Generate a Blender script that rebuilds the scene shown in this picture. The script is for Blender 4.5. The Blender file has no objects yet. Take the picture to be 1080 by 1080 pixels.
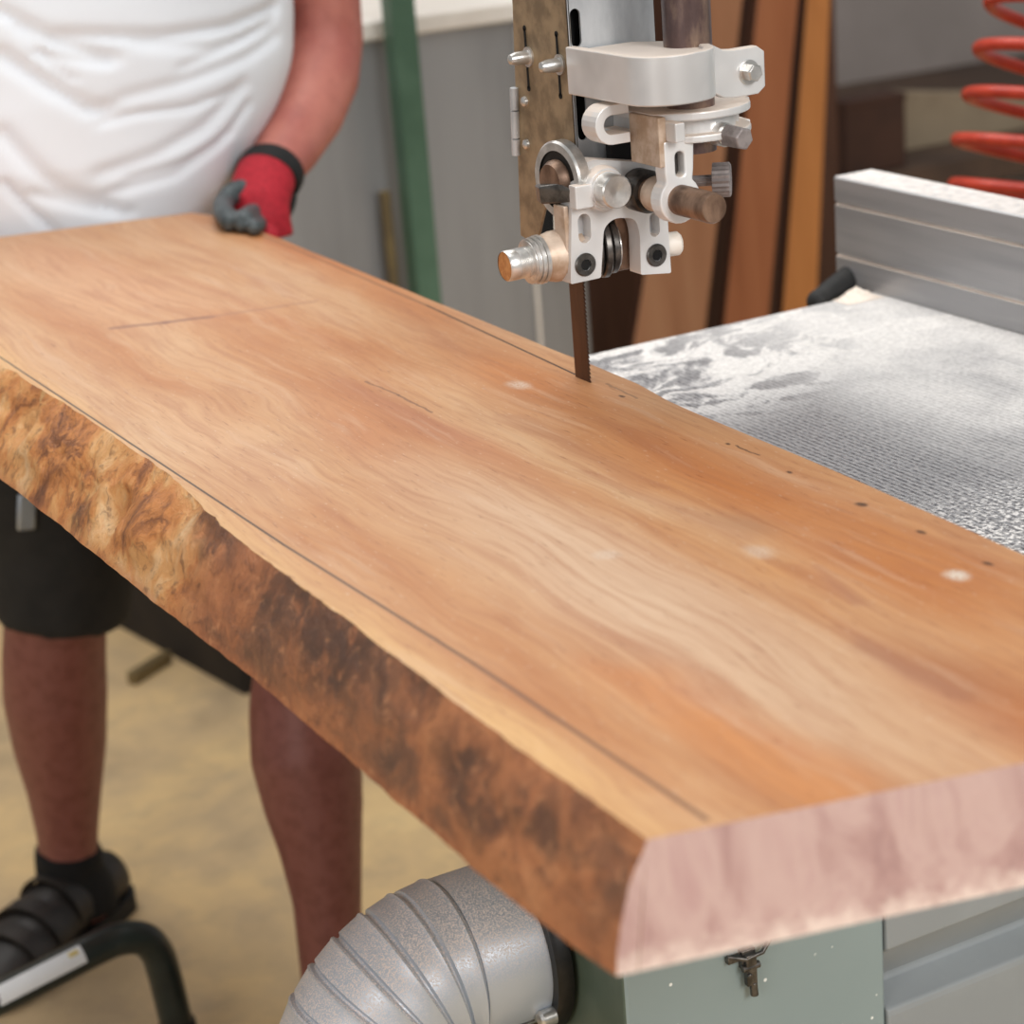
import bpy, bmesh, math, random
from mathutils import Vector, Matrix, noise
random.seed(7)
PI = math.pi
COL = bpy.context.scene.collection

# ------------------------------------------------------------------ camera
F = 2200.0; ROLL = math.radians(4.7); PITCH = math.atan(782/2200.0); YAW = math.radians(26.478)
TOP = 0.97; TAB = 0.905
CAM = Vector((0, 0, TOP + 0.446))
fw = Vector((math.sin(YAW)*math.cos(PITCH), math.cos(YAW)*math.cos(PITCH), -math.sin(PITCH)))
r0 = Vector((math.cos(YAW), -math.sin(YAW), 0)); u0 = r0.cross(fw)
cr, sr = math.cos(ROLL), math.sin(ROLL)
RIGHT = r0*cr - u0*sr
UP = r0*sr + u0*cr
def ray(px, py):
    d = (px-540.0, py-540.0)
    return fw + r0*((d[0]*cr - d[1]*sr)/F) + u0*((-d[0]*sr - d[1]*cr)/F)
def atz(px, py, z): v = ray(px, py); return CAM + v*((z-CAM.z)/v.z)
def aty(px, py, y): v = ray(px, py); return CAM + v*((y-CAM.y)/v.y)
def atx(px, py, x): v = ray(px, py); return CAM + v*((x-CAM.x)/v.x)

cd = bpy.data.cameras.new('camera'); cam = bpy.data.objects.new('camera', cd); COL.objects.link(cam)
M = Matrix.Identity(4)
for i in range(3):
    M[i][0] = RIGHT[i]; M[i][1] = UP[i]; M[i][2] = -fw[i]; M[i][3] = CAM[i]
cam.matrix_world = M
cd.sensor_width = 36; cd.lens = F/1080*36; cd.clip_start = 0.05
cd.dof.use_dof = True; cd.dof.focus_distance = 1.50; cd.dof.aperture_fstop = 6.5
bpy.context.scene.camera = cam
vs = bpy.context.scene.view_settings
vs.view_transform = 'Standard'; vs.look = 'None'; vs.exposure = 0; vs.gamma = 1

# ------------------------------------------------------------------ materials
def lin(c):
    def f(u):
        u /= 255.0
        return u/12.92 if u <= 0.04045 else ((u+0.055)/1.055)**2.4
    return (f(c[0]), f(c[1]), f(c[2]), 1)
class NT:
    def __init__(s, name):
        s.m = bpy.data.materials.new(name); s.m.use_nodes = True
        s.t = s.m.node_tree; s.t.nodes.clear()
        s.out = s.t.nodes.new('ShaderNodeOutputMaterial')
        s.b = s.t.nodes.new('ShaderNodeBsdfPrincipled')
        s.t.links.new(s.b.outputs[0], s.out.inputs[0])
    def n(s, typ, ins=None, out=0, **pr):
        k = s.t.nodes.new('ShaderNode'+typ)
        for a, v in pr.items(): setattr(k, a, v)
        for a, v in (ins or {}).items():
            if isinstance(v, bpy.types.NodeSocket): s.t.links.new(v, k.inputs[a])
            else: k.inputs[a].default_value = v
        return k.outputs[out]
    def pos(s): return s.n('NewGeometry')
    def sep(s, v, i): return s.n('SeparateXYZ', {0: v}, out=i)
    def vscale(s, v, sc): return s.n('VectorMath', {0: v, 1: sc}, operation='MULTIPLY')
    def vadd(s, v, w): return s.n('VectorMath', {0: v, 1: w}, operation='ADD')
    def noise(s, v, scale=5, detail=4, rough=.5, dist=0, out=0):
        return s.n('TexNoise', {'Vector': v, 'Scale': scale, 'Detail': detail, 'Roughness': rough, 'Distortion': dist}, out=out)
    def math(s, op, a, b=0.0, c=0.0, clamp=False):
        return s.n('Math', {0: a, 1: b, 2: c}, operation=op, use_clamp=clamp)
    def rng(s, v, a, b, c=0.0, d=1.0, smooth=True):
        return s.n('MapRange', {'Value': v, 'From Min': a, 'From Max': b, 'To Min': c, 'To Max': d}, interpolation_type='SMOOTHSTEP' if smooth else 'LINEAR')
    def ramp(s, v, stops):
        k = s.t.nodes.new('ShaderNodeValToRGB'); e = k.color_ramp.elements
        while len(e) < len(stops): e.new(0.5)
        for i, (p, c) in enumerate(stops): e[i].position = p; e[i].color = lin(c)
        s.t.links.new(v, k.inputs[0]); return k.outputs[0]
    def mix(s, f, a, b, mode='MIX'):
        k = s.t.nodes.new('ShaderNodeMix'); k.data_type = 'RGBA'; k.blend_type = mode; k.clamp_factor = True
        for i, v in ((0, f), (6, a), (7, b)):
            if isinstance(v, bpy.types.NodeSocket): s.t.links.new(v, k.inputs[i])
            else: k.inputs[i].default_value = v if i == 0 else (lin(v) if len(v) == 3 else v)
        return k.outputs[2]
    def blob(s, P, c, rx, ry, ang=0.0, soft=0.0):
        # soft elliptical patch mask in the XY plane
        q = s.n('VectorMath', {0: P, 1: (c[0], c[1], TOP)}, operation='SUBTRACT')
        if ang: q = s.n('VectorRotate', {'Vector': q, 'Angle': ang}, rotation_type='Z_AXIS')
        q = s.vscale(q, (1/rx, 1/ry, 0))
        d = s.n('VectorMath', {0: q}, out=1, operation='LENGTH')
        return s.rng(d, soft, 1.0, 1.0, 0.0)
    def seg(s, P, a, b, w, soft=.45):
        ax, ay = a[0], a[1]; bx, by = b[0]-ax, b[1]-ay; L2 = bx*bx+by*by
        q = s.n('VectorMath', {0: P, 1: (ax, ay, 0)}, operation='SUBTRACT')
        q = s.vscale(q, (1, 1, 0))
        d = s.n('VectorMath', {0: q, 1: (bx, by, 0)}, out=1, operation='DOT_PRODUCT')
        h = s.math('MULTIPLY', d, 1/L2, clamp=True)
        pv = s.n('CombineXYZ', {0: s.math('MULTIPLY', h, bx), 1: s.math('MULTIPLY', h, by), 2: 0.0})
        r = s.n('VectorMath', {0: q, 1: pv}, operation='SUBTRACT')
        l = s.n('VectorMath', {0: r}, out=1, operation='LENGTH')
        return s.rng(l, w*soft, w, 1.0, 0.0)
    def bump(s, h, st=.3, dist=.002):
        o = s.n('Bump', {'Height': h, 'Strength': st, 'Distance': dist}); s.t.links.new(o, s.b.inputs['Normal'])
    def set(s, color=None, rough=.5, metal=0.0, spec=.5, **kw):
        ins = {'Base Color': color, 'Roughness': rough, 'Metallic': metal, 'Specular IOR Level': spec}; ins.update(kw)
        for k, v in ins.items():
            if v is None: continue
            if isinstance(v, bpy.types.NodeSocket): s.t.links.new(v, s.b.inputs[k])
            else: s.b.inputs[k].default_value = (lin(v) if isinstance(v, tuple) and len(v) == 3 and k == 'Base Color' else v)
        return s.m

def speckle(name, c1, c2, scale=40, rough=.5, metal=0.0, spec=.5, bump=0.0, lo=.35, hi=.65, detail=6, stretch=(1, 1, 1), **kw):
    s = NT(name); P = s.vscale(s.pos(), stretch)
    n = s.noise(P, scale, detail, .6)
    col = s.mix(s.rng(n, lo, hi), c1, c2)
    if bump: s.bump(n, bump, .001)
    return s.set(col, rough, metal, spec, **kw)

def dusty(name, base, dust, rough=.45, metal=.6, amount=.5, scale=60):
    # metal with pale sawdust lying on faces that look up
    s = NT(name); P = s.pos()
    g = s.n('NewGeometry', out=1)
    nz = s.sep(g, 2)
    n = s.noise(P, scale, 6, .65); n2 = s.noise(P, 14, 3, .5)
    up = s.rng(s.math('ADD', nz, s.math('MULTIPLY', s.math('SUBTRACT', n, .5), 1.2)), .25, .9, 0.0, amount)
    col = s.mix(s.rng(n2, .3, .7), base, tuple(int(v*.86) for v in base))
    col = s.mix(up, col, dust)
    ro = s.math('ADD', rough, s.math('MULTIPLY', up, .4), clamp=True)
    me = s.math('SUBTRACT', metal, s.math('MULTIPLY', up, metal), clamp=True)
    s.bump(n, .08, .0006)
    return s.set(col, ro, me, .5)

DUST = (236, 218, 202)
MAT = {}
MAT['alu'] = dusty('cast_aluminium', (234, 233, 232), DUST, .42, .35, .75)
MAT['alu_side'] = dusty('brushed_aluminium', (232, 231, 230), DUST, .36, .45, .8)
MAT['olive'] = speckle('dusty_olive_steel', (126, 108, 84), (164, 142, 112), 45, .55, .35)
MAT['galv'] = speckle('galvanised_steel', (176, 179, 182), (210, 212, 214), 30, .4, .55, lo=.3, hi=.7, stretch=(1, 1, .4))
MAT['steel'] = speckle('bright_steel', (190, 188, 184), (225, 222, 218), 70, .3, .8)
MAT['steel_dark'] = speckle('dark_steel', (70, 68, 66), (110, 106, 102), 80, .35, .8)
MAT['rust'] = speckle('browned_steel', (96, 74, 60), (150, 122, 102), 50, .45, .55, stretch=(1, 1, .5))
MAT['grey_bolt'] = speckle('grey_painted_bolt', (120, 112, 110), (150, 142, 140), 90, .5, .3)
MAT['blackm'] = speckle('black_metal', (16, 16, 16), (34, 32, 30), 60, .4, .3)
MAT['black'] = speckle('black_rubber', (14, 14, 14), (30, 29, 28), 60, .7)
MAT['slot'] = speckle('dark_void', (6, 6, 6), (10, 10, 10), 40, .9)
MAT['blade'] = speckle('brown_blade_steel', (66, 44, 32), (88, 60, 44), 40, .35, .5, stretch=(1, 1, .2))
MAT['tan'] = speckle('dusty_tan_metal', (176, 150, 126), (206, 186, 168), 60, .5, .4)
MAT['orange'] = speckle('orange_wood_dust', (176, 112, 60), (206, 146, 88), 120, .7)
MAT['plastic'] = speckle('white_plastic', (226, 214, 200), (236, 228, 218), 60, .5)

# post with paint worn off
s = NT('worn_brown_post'); P = s.vscale(s.pos(), (1, 1, .35)); n = s.noise(P, 45, 6, .6)
MAT['post'] = s.set(s.ramp(n, [(.3, (58, 44, 46)), (.50, (98, 78, 74)), (.62, (138, 114, 98)), (.70, (226, 212, 200))]), .28, .45)

# slab top
s = NT('slab_top_wood'); P = s.pos()
warp = s.noise(s.vscale(P, (5, 1.6, 1)), 1.0, 4, .55, out=1)
PW = s.vadd(P, s.vscale(s.vadd(warp, (-.5, -.5, -.5)), (.10, .35, 0)))
big = s.noise(s.vscale(PW, (9, 1.7, 1)), 1.0, 5, .58, .4)
col = s.ramp(big, [(.26, (178, 108, 62)), (.38, (204, 138, 84)), (.48, (216, 160, 110)), (.60, (224, 176, 130)), (.74, (232, 194, 152))])
med = s.noise(s.vscale(PW, (75, 5, 1)), 1.0, 4, .6)
def pz(x, y): return atz(x, y, TOP)
# broad natural colour areas of the board; pale middle ones partly paint in glare
for (cx, cy, rx, ry, c, a) in [
    (330, 260, .065, .42, (200, 122, 58), .9), (560, 395, .065, .28, (206, 128, 62), .92), (760, 500, .07, .30, (204, 124, 58), .95),
    (960, 600, .075, .20, (206, 128, 62), .95), (1070, 750, .075, .15, (200, 120, 62), .9), (470, 330, .05, .25, (206, 130, 70), .8),
    (400, 470, .05, .28, (212, 142, 92), .7), (500, 470, .035, .2, (204, 134, 92), .6), (150, 300, .05, .3, (216, 152, 106), .6),
    (560, 570, .075, .26, (228, 188, 152), .9), (800, 710, .095, .20, (228, 190, 154), .9), (650, 630, .08, .2, (232, 196, 162), .9), (960, 780, .05, .10, (222, 178, 138), .7),
    (100, 310, .07, .33, (228, 172, 128), .6), (60, 270, .07, .2, (220, 160, 118), .5), (250, 470, .05, .25, (232, 184, 140), .7),
    (690, 465, .020, .13, (178, 108, 66), .55), (680, 500, .028, .07, (226, 160, 96), .6), (830, 600, .03, .06, (226, 158, 92), .6), (420, 440, .03, .25, (190, 122, 84), .5), (760, 540, .03, .05, (178, 136, 104), .5), (1000, 700, .03, .10, (178, 116, 78), .6), (1000, 830, .04, .03, (196, 134, 92), .6)]:
    p = pz(cx, cy); col = s.mix(s.math('MULTIPLY', s.blob(PW, p, rx, ry), a), col, c)
# sapwood along the left edge
X = s.sep(PW, 0)
col = s.mix(s.rng(X, .432, .39, 0, .85), col, (240, 190, 124))
# orange streak near the left front
for a, b, w, c, f in [((620, 690), (830, 800), .026, (226, 148, 84), .8), ((700, 740), (880, 850), .02, (222, 146, 80), .6),
                      ((845, 590), (890, 628), .007, (166, 104, 84), .55), ((880, 668), (985, 715), .012, (158, 108, 90), .6),
                      ((820, 590), (870, 620), .012, (196, 134, 96), .5), ((640, 500), (760, 560), .010, (178, 112, 82), .45), ((560, 440), (680, 500), .010, (170, 106, 76), .4),
                      ((870, 655), (1060, 770), .012, (184, 124, 92), .45), ((650, 690), (800, 770), .008, (200, 132, 96), .4),
                      ((340, 400), (520, 470), .012, (190, 124, 92), .35), ((180, 290), (330, 350), .014, (206, 134, 88), .4)]:
    A, B = pz(*a), pz(*b); col = s.mix(s.math('MULTIPLY', s.math('MULTIPLY', s.seg(PW, A, B, w*1.35, 0.0), f*.85), s.rng(med, .3, .6, .55, 1)), col, c)
# growth ring lines
ring = s.n('TexWave', {'Vector': s.vscale(PW, (1, .11, 0)), 'Scale': 30.0, 'Distortion': 9.0, 'Detail': 3.0, 'Detail Scale': 1.4}, out=1, wave_type='BANDS', bands_direction='X')
col = s.mix(s.rng(ring, .4, 1.0, 0, .10), col, (176, 112, 78))
fine = s.noise(s.vscale(PW, (300, 11, 1)), 1.0, 3, .6)
col = s.mix(s.rng(s.noise(s.vscale(PW, (20, 4, 1)), 1.0, 6, .65), .5, .72, 0, .35), col, (180, 112, 78))
col = s.mix(s.rng(fine, .42, .75, 0, .34), col, (172, 106, 62))
col = s.mix(s.rng(med, .48, .72, 0, .36), col, (178, 110, 68))
col = s.mix(s.rng(med, .46, .28, 0, .28), col, (236, 200, 168))
pore = s.noise(s.vscale(P, (420, 42, 1)), 1.0, 2, .5)
col = s.mix(s.rng(pore, .62, .75, 0, .4), col, (150, 92, 60), 'MULTIPLY')
flk = s.noise(s.vscale(P, (500, 120, 1)), 1.0, 1, .5)
col = s.mix(s.rng(flk, .66, .78, 0, .35), col, (240, 214, 190))
# cracks, pencil lines, knots, sawdust spots
PJ = s.vadd(P, s.vscale(s.vadd(s.noise(P, 60, 2, .5, out=1), (-.5, -.5, -.5)), (.006, .006, 0)))
DK = (58, 42, 34)
for pts, w, c, f in [(((120, 346), (175, 340), (222, 334)), .006, (140, 90, 74), .7), (((385, 402), (420, 417), (456, 435)), .0016, (110, 68, 52), .6),
                     (((222, 334), (330, 318)), .006, (170, 116, 92), .4), (((640, 405), (672, 420)), .0016, DK, .4), (((775, 470), (800, 480)), .0012, DK, .7)]:
    for a, b in zip(pts[:-1], pts[1:]): col = s.mix(s.math('MULTIPLY', s.seg(PJ, pz(*a), pz(*b), w), f), col, c)
for a, b, w, c, f in [((-300, 178), (300, 575), .0013, (40, 34, 32), .85), ((300, 575), (500, 700), .0015, (90, 66, 52), .85), ((500, 700), (745, 864), .002, (120, 84, 62), .8),
                      ((230, 228), (450, 322), .0011, (60, 44, 36), .8), ((450, 322), (622, 402), .0014, (36, 26, 22), .95)]:
    col = s.mix(s.math('MULTIPLY', s.seg(P, pz(*a), pz(*b), w), f), col, c)
for (x, y, r) in [(655, 418, .0028), (766, 468, .0022), (833, 498, .0026), (909, 532, .0044), (970, 561, .0034), (1042, 594, .0032)]:
    col = s.mix(s.math('MULTIPLY', s.blob(PJ, pz(x, y), r, r*1.6, 0, .3), .85), col, (66, 42, 28))
spn = s.noise(P, 600, 2, .6)
for (x, y, rx, ry, f) in [(1010, 607, .010, .012, 1.0), (548, 406, .012, .02, .6), (800, 582, .012, .018, .45), (640, 585, .012, .012, .4)]:
    col = s.mix(s.math('MULTIPLY', s.math('MULTIPLY', s.blob(PJ, pz(x, y), rx, ry, 0, .2), f), s.rng(spn, .3, .55)), col, (240, 226, 208))
col = s.n('HueSaturation', {'Saturation': .99, 'Value': .775, 'Color': col})
s.bump(s.math('ADD', fine, s.math('MULTIPLY', pore, .6)), .12, .0008)
MAT['slab'] = s.set(col, .46, 0, .45)

# end grain
s = NT('slab_end_grain'); P = s.pos()
n = s.noise(s.vscale(P, (26, 26, 12)), 1, 7, .65, .8)
col = s.ramp(n, [(.28, (150, 116, 114)), (.42, (176, 142, 136)), (.55, (194, 164, 156)), (.72, (178, 142, 138))])
sp = s.noise(P, 150, 3, .6); Z = s.sep(P, 2)
col = s.mix(s.rng(s.math('ADD', s.math('MULTIPLY', sp, .03), Z), .935, .915, 0, .7), col, (240, 222, 208))
s.bump(n, .25, .002)
MAT['endgrain'] = s.set(col, .62, 0, .35)

# bark
s = NT('live_edge_bark'); P = s.pos()
wv = s.vadd(P, s.vscale(s.vadd(s.noise(P, 14, 4, .6, out=1), (-.5, -.5, -.5)), (.06, .06, .06)))
n = s.noise(s.vscale(wv, (1, .6, 1.2)), 17, 8, .62, .5)
col = s.ramp(n, [(.25, (84, 62, 52)), (.38, (130, 88, 64)), (.48, (166, 106, 70)), (.60, (186, 122, 80)), (.74, (202, 142, 98))])
Y = s.sep(wv, 1)
n2 = s.noise(s.vscale(wv, (1, .7, 1)), 17, 8, .62, .7)
gold = s.ramp(n2, [(.28, (84, 52, 36)), (.38, (140, 88, 54)), (.46, (196, 128, 72)), (.55, (214, 158, 100)), (.66, (226, 188, 142)), (.8, (238, 214, 184))])
col = s.mix(s.rng(Y, 1.20, 1.30, 0, 1), col, gold)
# darker patches in the middle of the edge
for (x, y, r, f) in [(345, 670, .07, .75), (420, 720, .05, .55), (500, 830, .05, .7), (565, 860, .04, .7), (290, 630, .05, .6), (215, 560, .05, .6), (120, 545, .025, .8), (620, 900, .03, .5)]:
    p = atx(x, y, .39)
    q = s.vscale(s.n('VectorMath', {0: wv, 1: tuple(p)}, operation='SUBTRACT'), (0, .9, 2.0))
    d = s.n('VectorMath', {0: q}, out=1, operation='LENGTH')
    m = s.math('MULTIPLY', s.rng(d, r*.35, r, f, 0.0), s.rng(s.noise(wv, 40, 5, .6), .36, .56))
    col = s.mix(m, col, (60, 48, 44))
Zb = s.sep(P, 2)
fn = s.noise(wv, 90, 7, .7)
col = s.mix(s.rng(s.math('ADD', Zb, s.math('MULTIPLY', n, .02)), .925, .909, 0, .7), col, (186, 112, 70))
col = s.mix(s.rng(fn, .5, .68, 0, .6), col, (92, 60, 46)); col = s.mix(s.rng(fn, .46, .3, 0, .5), col, (216, 152, 106))
s.bump(s.math('ADD', n2, s.math('MULTIPLY', fn, .5)), .75, .005)
MAT['bark'] = s.set(col, .5, 0, .45)

# table iron with sawdust
s = NT('dusty_cast_iron'); P = s.pos()
Xc, Yc = s.sep(P, 0), s.sep(P, 1)
ln = s.n('TexWave', {'Vector': s.vscale(P, (1, .02, 0)), 'Scale': 62.0, 'Distortion': 1.2, 'Detail': 2.0, 'Detail Scale': 3.0}, out=1, wave_type='BANDS', bands_direction='X')
iron = s.mix(s.rng(ln, .2, .9), (104, 104, 108), (166, 166, 170))
stk = s.noise(s.vscale(P, (260, 2.5, 1)), 1, 2, .5)
iron = s.mix(s.rng(stk, .62, .72, 0, .6), iron, (214, 214, 216))
gr = s.noise(s.vscale(P, (520, 170, 1)), 1, 3, .6)
iron = s.mix(s.rng(gr, .38, .66, 0, .62), iron, (206, 205, 205))
sw = s.vadd(P, s.vscale(s.vadd(s.noise(P, 7, 3, .5, out=1), (-.5, -.5, -.5)), (.16, .16, 0)))
d1 = s.noise(s.vscale(sw, (13, 18, 1)), 1, 6, .6, 1.8)
d2 = s.noise(s.vscale(P, (7, 5, 1)), 1, 5, .6)
far = s.rng(Yc, 1.30, 1.50)
right = s.rng(Xc, .90, 1.12)
near = s.rng(Yc, 1.16, 1.02)
m2 = s.math('MULTIPLY', right, s.rng(d2, .30, .62, .28, .9))
nn = s.noise(P, 260, 3, .7)
m1 = s.math('MULTIPLY', far, s.rng(s.math('ADD', d1, s.math('MULTIPLY', s.math('SUBTRACT', s.noise(P, 90, 5, .7), .5), .35)), .41, .56, 0, .95))
m3 = s.math('MULTIPLY', near, s.rng(nn, .48, .58, 0, .9))
m4 = s.math('MULTIPLY', s.math('MULTIPLY', right, far), .55)
m = s.math('MAXIMUM', s.math('MAXIMUM', m1, m2), s.math('MAXIMUM', m3, m4))
col = s.mix(m, iron, s.mix(s.rng(nn, .35, .65), (216, 212, 208), (244, 240, 236)))
s.bump(s.math('ADD', s.math('MULTIPLY', m, 1.5), s.math('MULTIPLY', nn, .7)), .45, .0015)
MAT['iron'] = s.set(col, s.rng(m, 0, 1, .38, .8), s.rng(m, 0, .6, .45, 0), .5)

MAT['fence'] = speckle('anodised_aluminium', (156, 156, 158), (172, 171, 172), 9, .36, .4, lo=.4, hi=.6, stretch=(1, .2, 3))
s = NT('fence_top_dust'); n = s.noise(s.pos(), 90, 6, .65)
MAT['fence_top'] = s.set(s.ramp(n, [(.35, (208, 204, 202)), (.5, (232, 224, 218)), (.65, (240, 236, 234))]), .7, 0, .3)
s = NT('green_grey_paint'); P = s.pos(); v = s.n('TexVoronoi', {'Vector': P, 'Scale': 62.0, 'Randomness': 1.0}, out=0)
n = s.noise(P, 8, 3)
rnd = s.noise(P, 30, 1)
spk = s.math('MULTIPLY', s.rng(v, .07, .12, 1, 0), s.rng(rnd, .48, .52))
col = s.mix(spk, s.mix(n, (142, 156, 156), (132, 147, 147)), (232, 234, 230))
MAT['paint'] = s.set(col, .4, 0, .45)
MAT['paint_grey'] = speckle('neutral_grey_paint', (140, 145, 147), (148, 153, 155), 6, .42)
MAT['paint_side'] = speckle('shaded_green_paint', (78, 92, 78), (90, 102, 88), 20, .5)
s = NT('dusty_duct_steel'); P = s.pos(); nz = s.sep(s.n('NewGeometry', out=1), 2)
n = s.noise(P, 760, 3, .75); n2 = s.noise(P, 18, 3)
f = s.math('MULTIPLY', s.rng(nz, .0, .70), s.rng(n, .46, .58, .1, 1))
col = s.mix(f, s.mix(n2, (196, 204, 214), (182, 190, 200)), s.mix(n2, (232, 216, 208), (240, 226, 218)))
s.bump(n, .10, .0003)
MAT['duct'] = s.set(col, s.rng(f, 0, 1, .38, .75), s.rng(f, 0, .8, .4, .0), .5)
s = NT('ochre_floor'); P = s.pos()
n = s.noise(P, 3.2, 7, .6, .4); n2 = s.noise(P, 14, 5, .6)
col = s.ramp(n, [(.3, (176, 152, 118)), (.45, (204, 176, 134)), (.58, (222, 190, 138)), (.72, (230, 200, 146))])
col = s.mix(s.rng(n2, .4, .7, 0, .4), col, (168, 148, 122))
MAT['floor'] = s.set(col, .6, 0, .35)
MAT['wall'] = speckle('pale_wall_plaster', (206, 202, 196), (220, 216, 210), 4, .8)
MAT['wall_grey'] = speckle('grey_wall_paint', (146, 136, 130), (158, 147, 141), 3, .6)
MAT['greymetal'] = speckle('grey_sheet_metal', (136, 136, 137), (158, 158, 159), 2.2, .42, .3, stretch=(2.2, 1, .3), lo=.35, hi=.65)
MAT['greymetal2'] = speckle('pale_rail_metal', (224, 216, 206), (236, 230, 222), 6, .4)
MAT['plinth'] = speckle('dark_plinth', (30, 24, 20), (44, 36, 28), 10, .8)
MAT['green'] = speckle('green_steel_paint', (66, 96, 76), (82, 112, 92), 6, .45)
MAT['wood_and_glint'] = speckle('ochre_wood_and_glint', (104, 88, 60), (126, 108, 70), 12, .6)
def plank(name, c1, c2, c3):
    s = NT(name); P = s.vscale(s.pos(), (16, 6, 1.6)); n = s.noise(P, 1, 5, .6, .5)
    return s.set(s.ramp(n, [(.3, c1), (.5, c2), (.7, c3)]), .5, 0, .4)
MAT['plank_a'] = plank('brown_veneer_board', (150, 102, 70), (164, 115, 82), (172, 126, 92))
MAT['plank_b'] = plank('red_brown_board', (144, 85, 50), (158, 96, 59), (168, 106, 68))
MAT['plank_c'] = plank('orange_brown_board', (176, 112, 56), (190, 124, 66), (198, 134, 76))
MAT['edge_and_shade'] = plank('dark_edge_and_shade', (64, 40, 28), (78, 48, 34), (90, 58, 42))
MAT['darkbox'] = speckle('dark_brown_cardboard', (54, 32, 22), (66, 40, 28), 8, .8)
MAT['tanboard'] = speckle('dull_tan_board', (132, 116, 95), (146, 130, 107), 6, .7)
MAT['bench'] = speckle('dark_brown_bench', (64, 48, 38), (82, 62, 48), 6, .7)
MAT['red'] = speckle('red_hose_plastic', (178, 52, 34), (198, 66, 44), 30, .35)
MAT['tube'] = speckle('black_green_tube', (30, 36, 34), (40, 48, 45), 20, .35)
MAT['sticker'] = speckle('white_sticker', (226, 228, 230), (236, 237, 238), 20, .5)
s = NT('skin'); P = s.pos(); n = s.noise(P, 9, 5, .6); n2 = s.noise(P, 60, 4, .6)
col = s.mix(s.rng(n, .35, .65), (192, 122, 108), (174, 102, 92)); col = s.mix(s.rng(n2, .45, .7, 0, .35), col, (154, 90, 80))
col = s.mix(s.rng(s.sep(P, 2), .75, .55), col, s.mix(s.rng(n2, .4, .65), (140, 86, 76), (128, 76, 66)))  # legs coloured darker, painting in the shade below the slab
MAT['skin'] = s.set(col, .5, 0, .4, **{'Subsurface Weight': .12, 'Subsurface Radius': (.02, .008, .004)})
s = NT('white_cotton'); n = s.noise(s.pos(), 700, 2, .6)
s.bump(n, .05, .0005)
MAT['shirt'] = s.set(s.mix(n, (234, 238, 244), (240, 244, 249)), .85, 0, .2)
MAT['shorts'] = speckle('black_shorts', (22, 22, 22), (36, 35, 34), 12, .8)
MAT['glove'] = speckle('red_knit_glove', (158, 16, 34), (180, 26, 44), 160, .8, bump=.15)
MAT['coating'] = speckle('dark_grey_rubber', (52, 60, 62), (78, 86, 88), 90, .55)
MAT['cuff'] = speckle('black_cuff', (10, 10, 10), (22, 22, 22), 90, .8)
MAT['sock'] = speckle('black_sock', (8, 8, 8), (16, 15, 15), 60, .9)
MAT['shoe'] = speckle('black_leather', (30, 27, 25), (48, 43, 39), 30, .5)
MAT['hair'] = speckle('brown_hair', (60, 44, 34), (84, 62, 46), 90, .7)
MAT['buckle'] = speckle('silver_buckle', (150, 158, 168), (180, 186, 192), 20, .35, .6)

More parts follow.
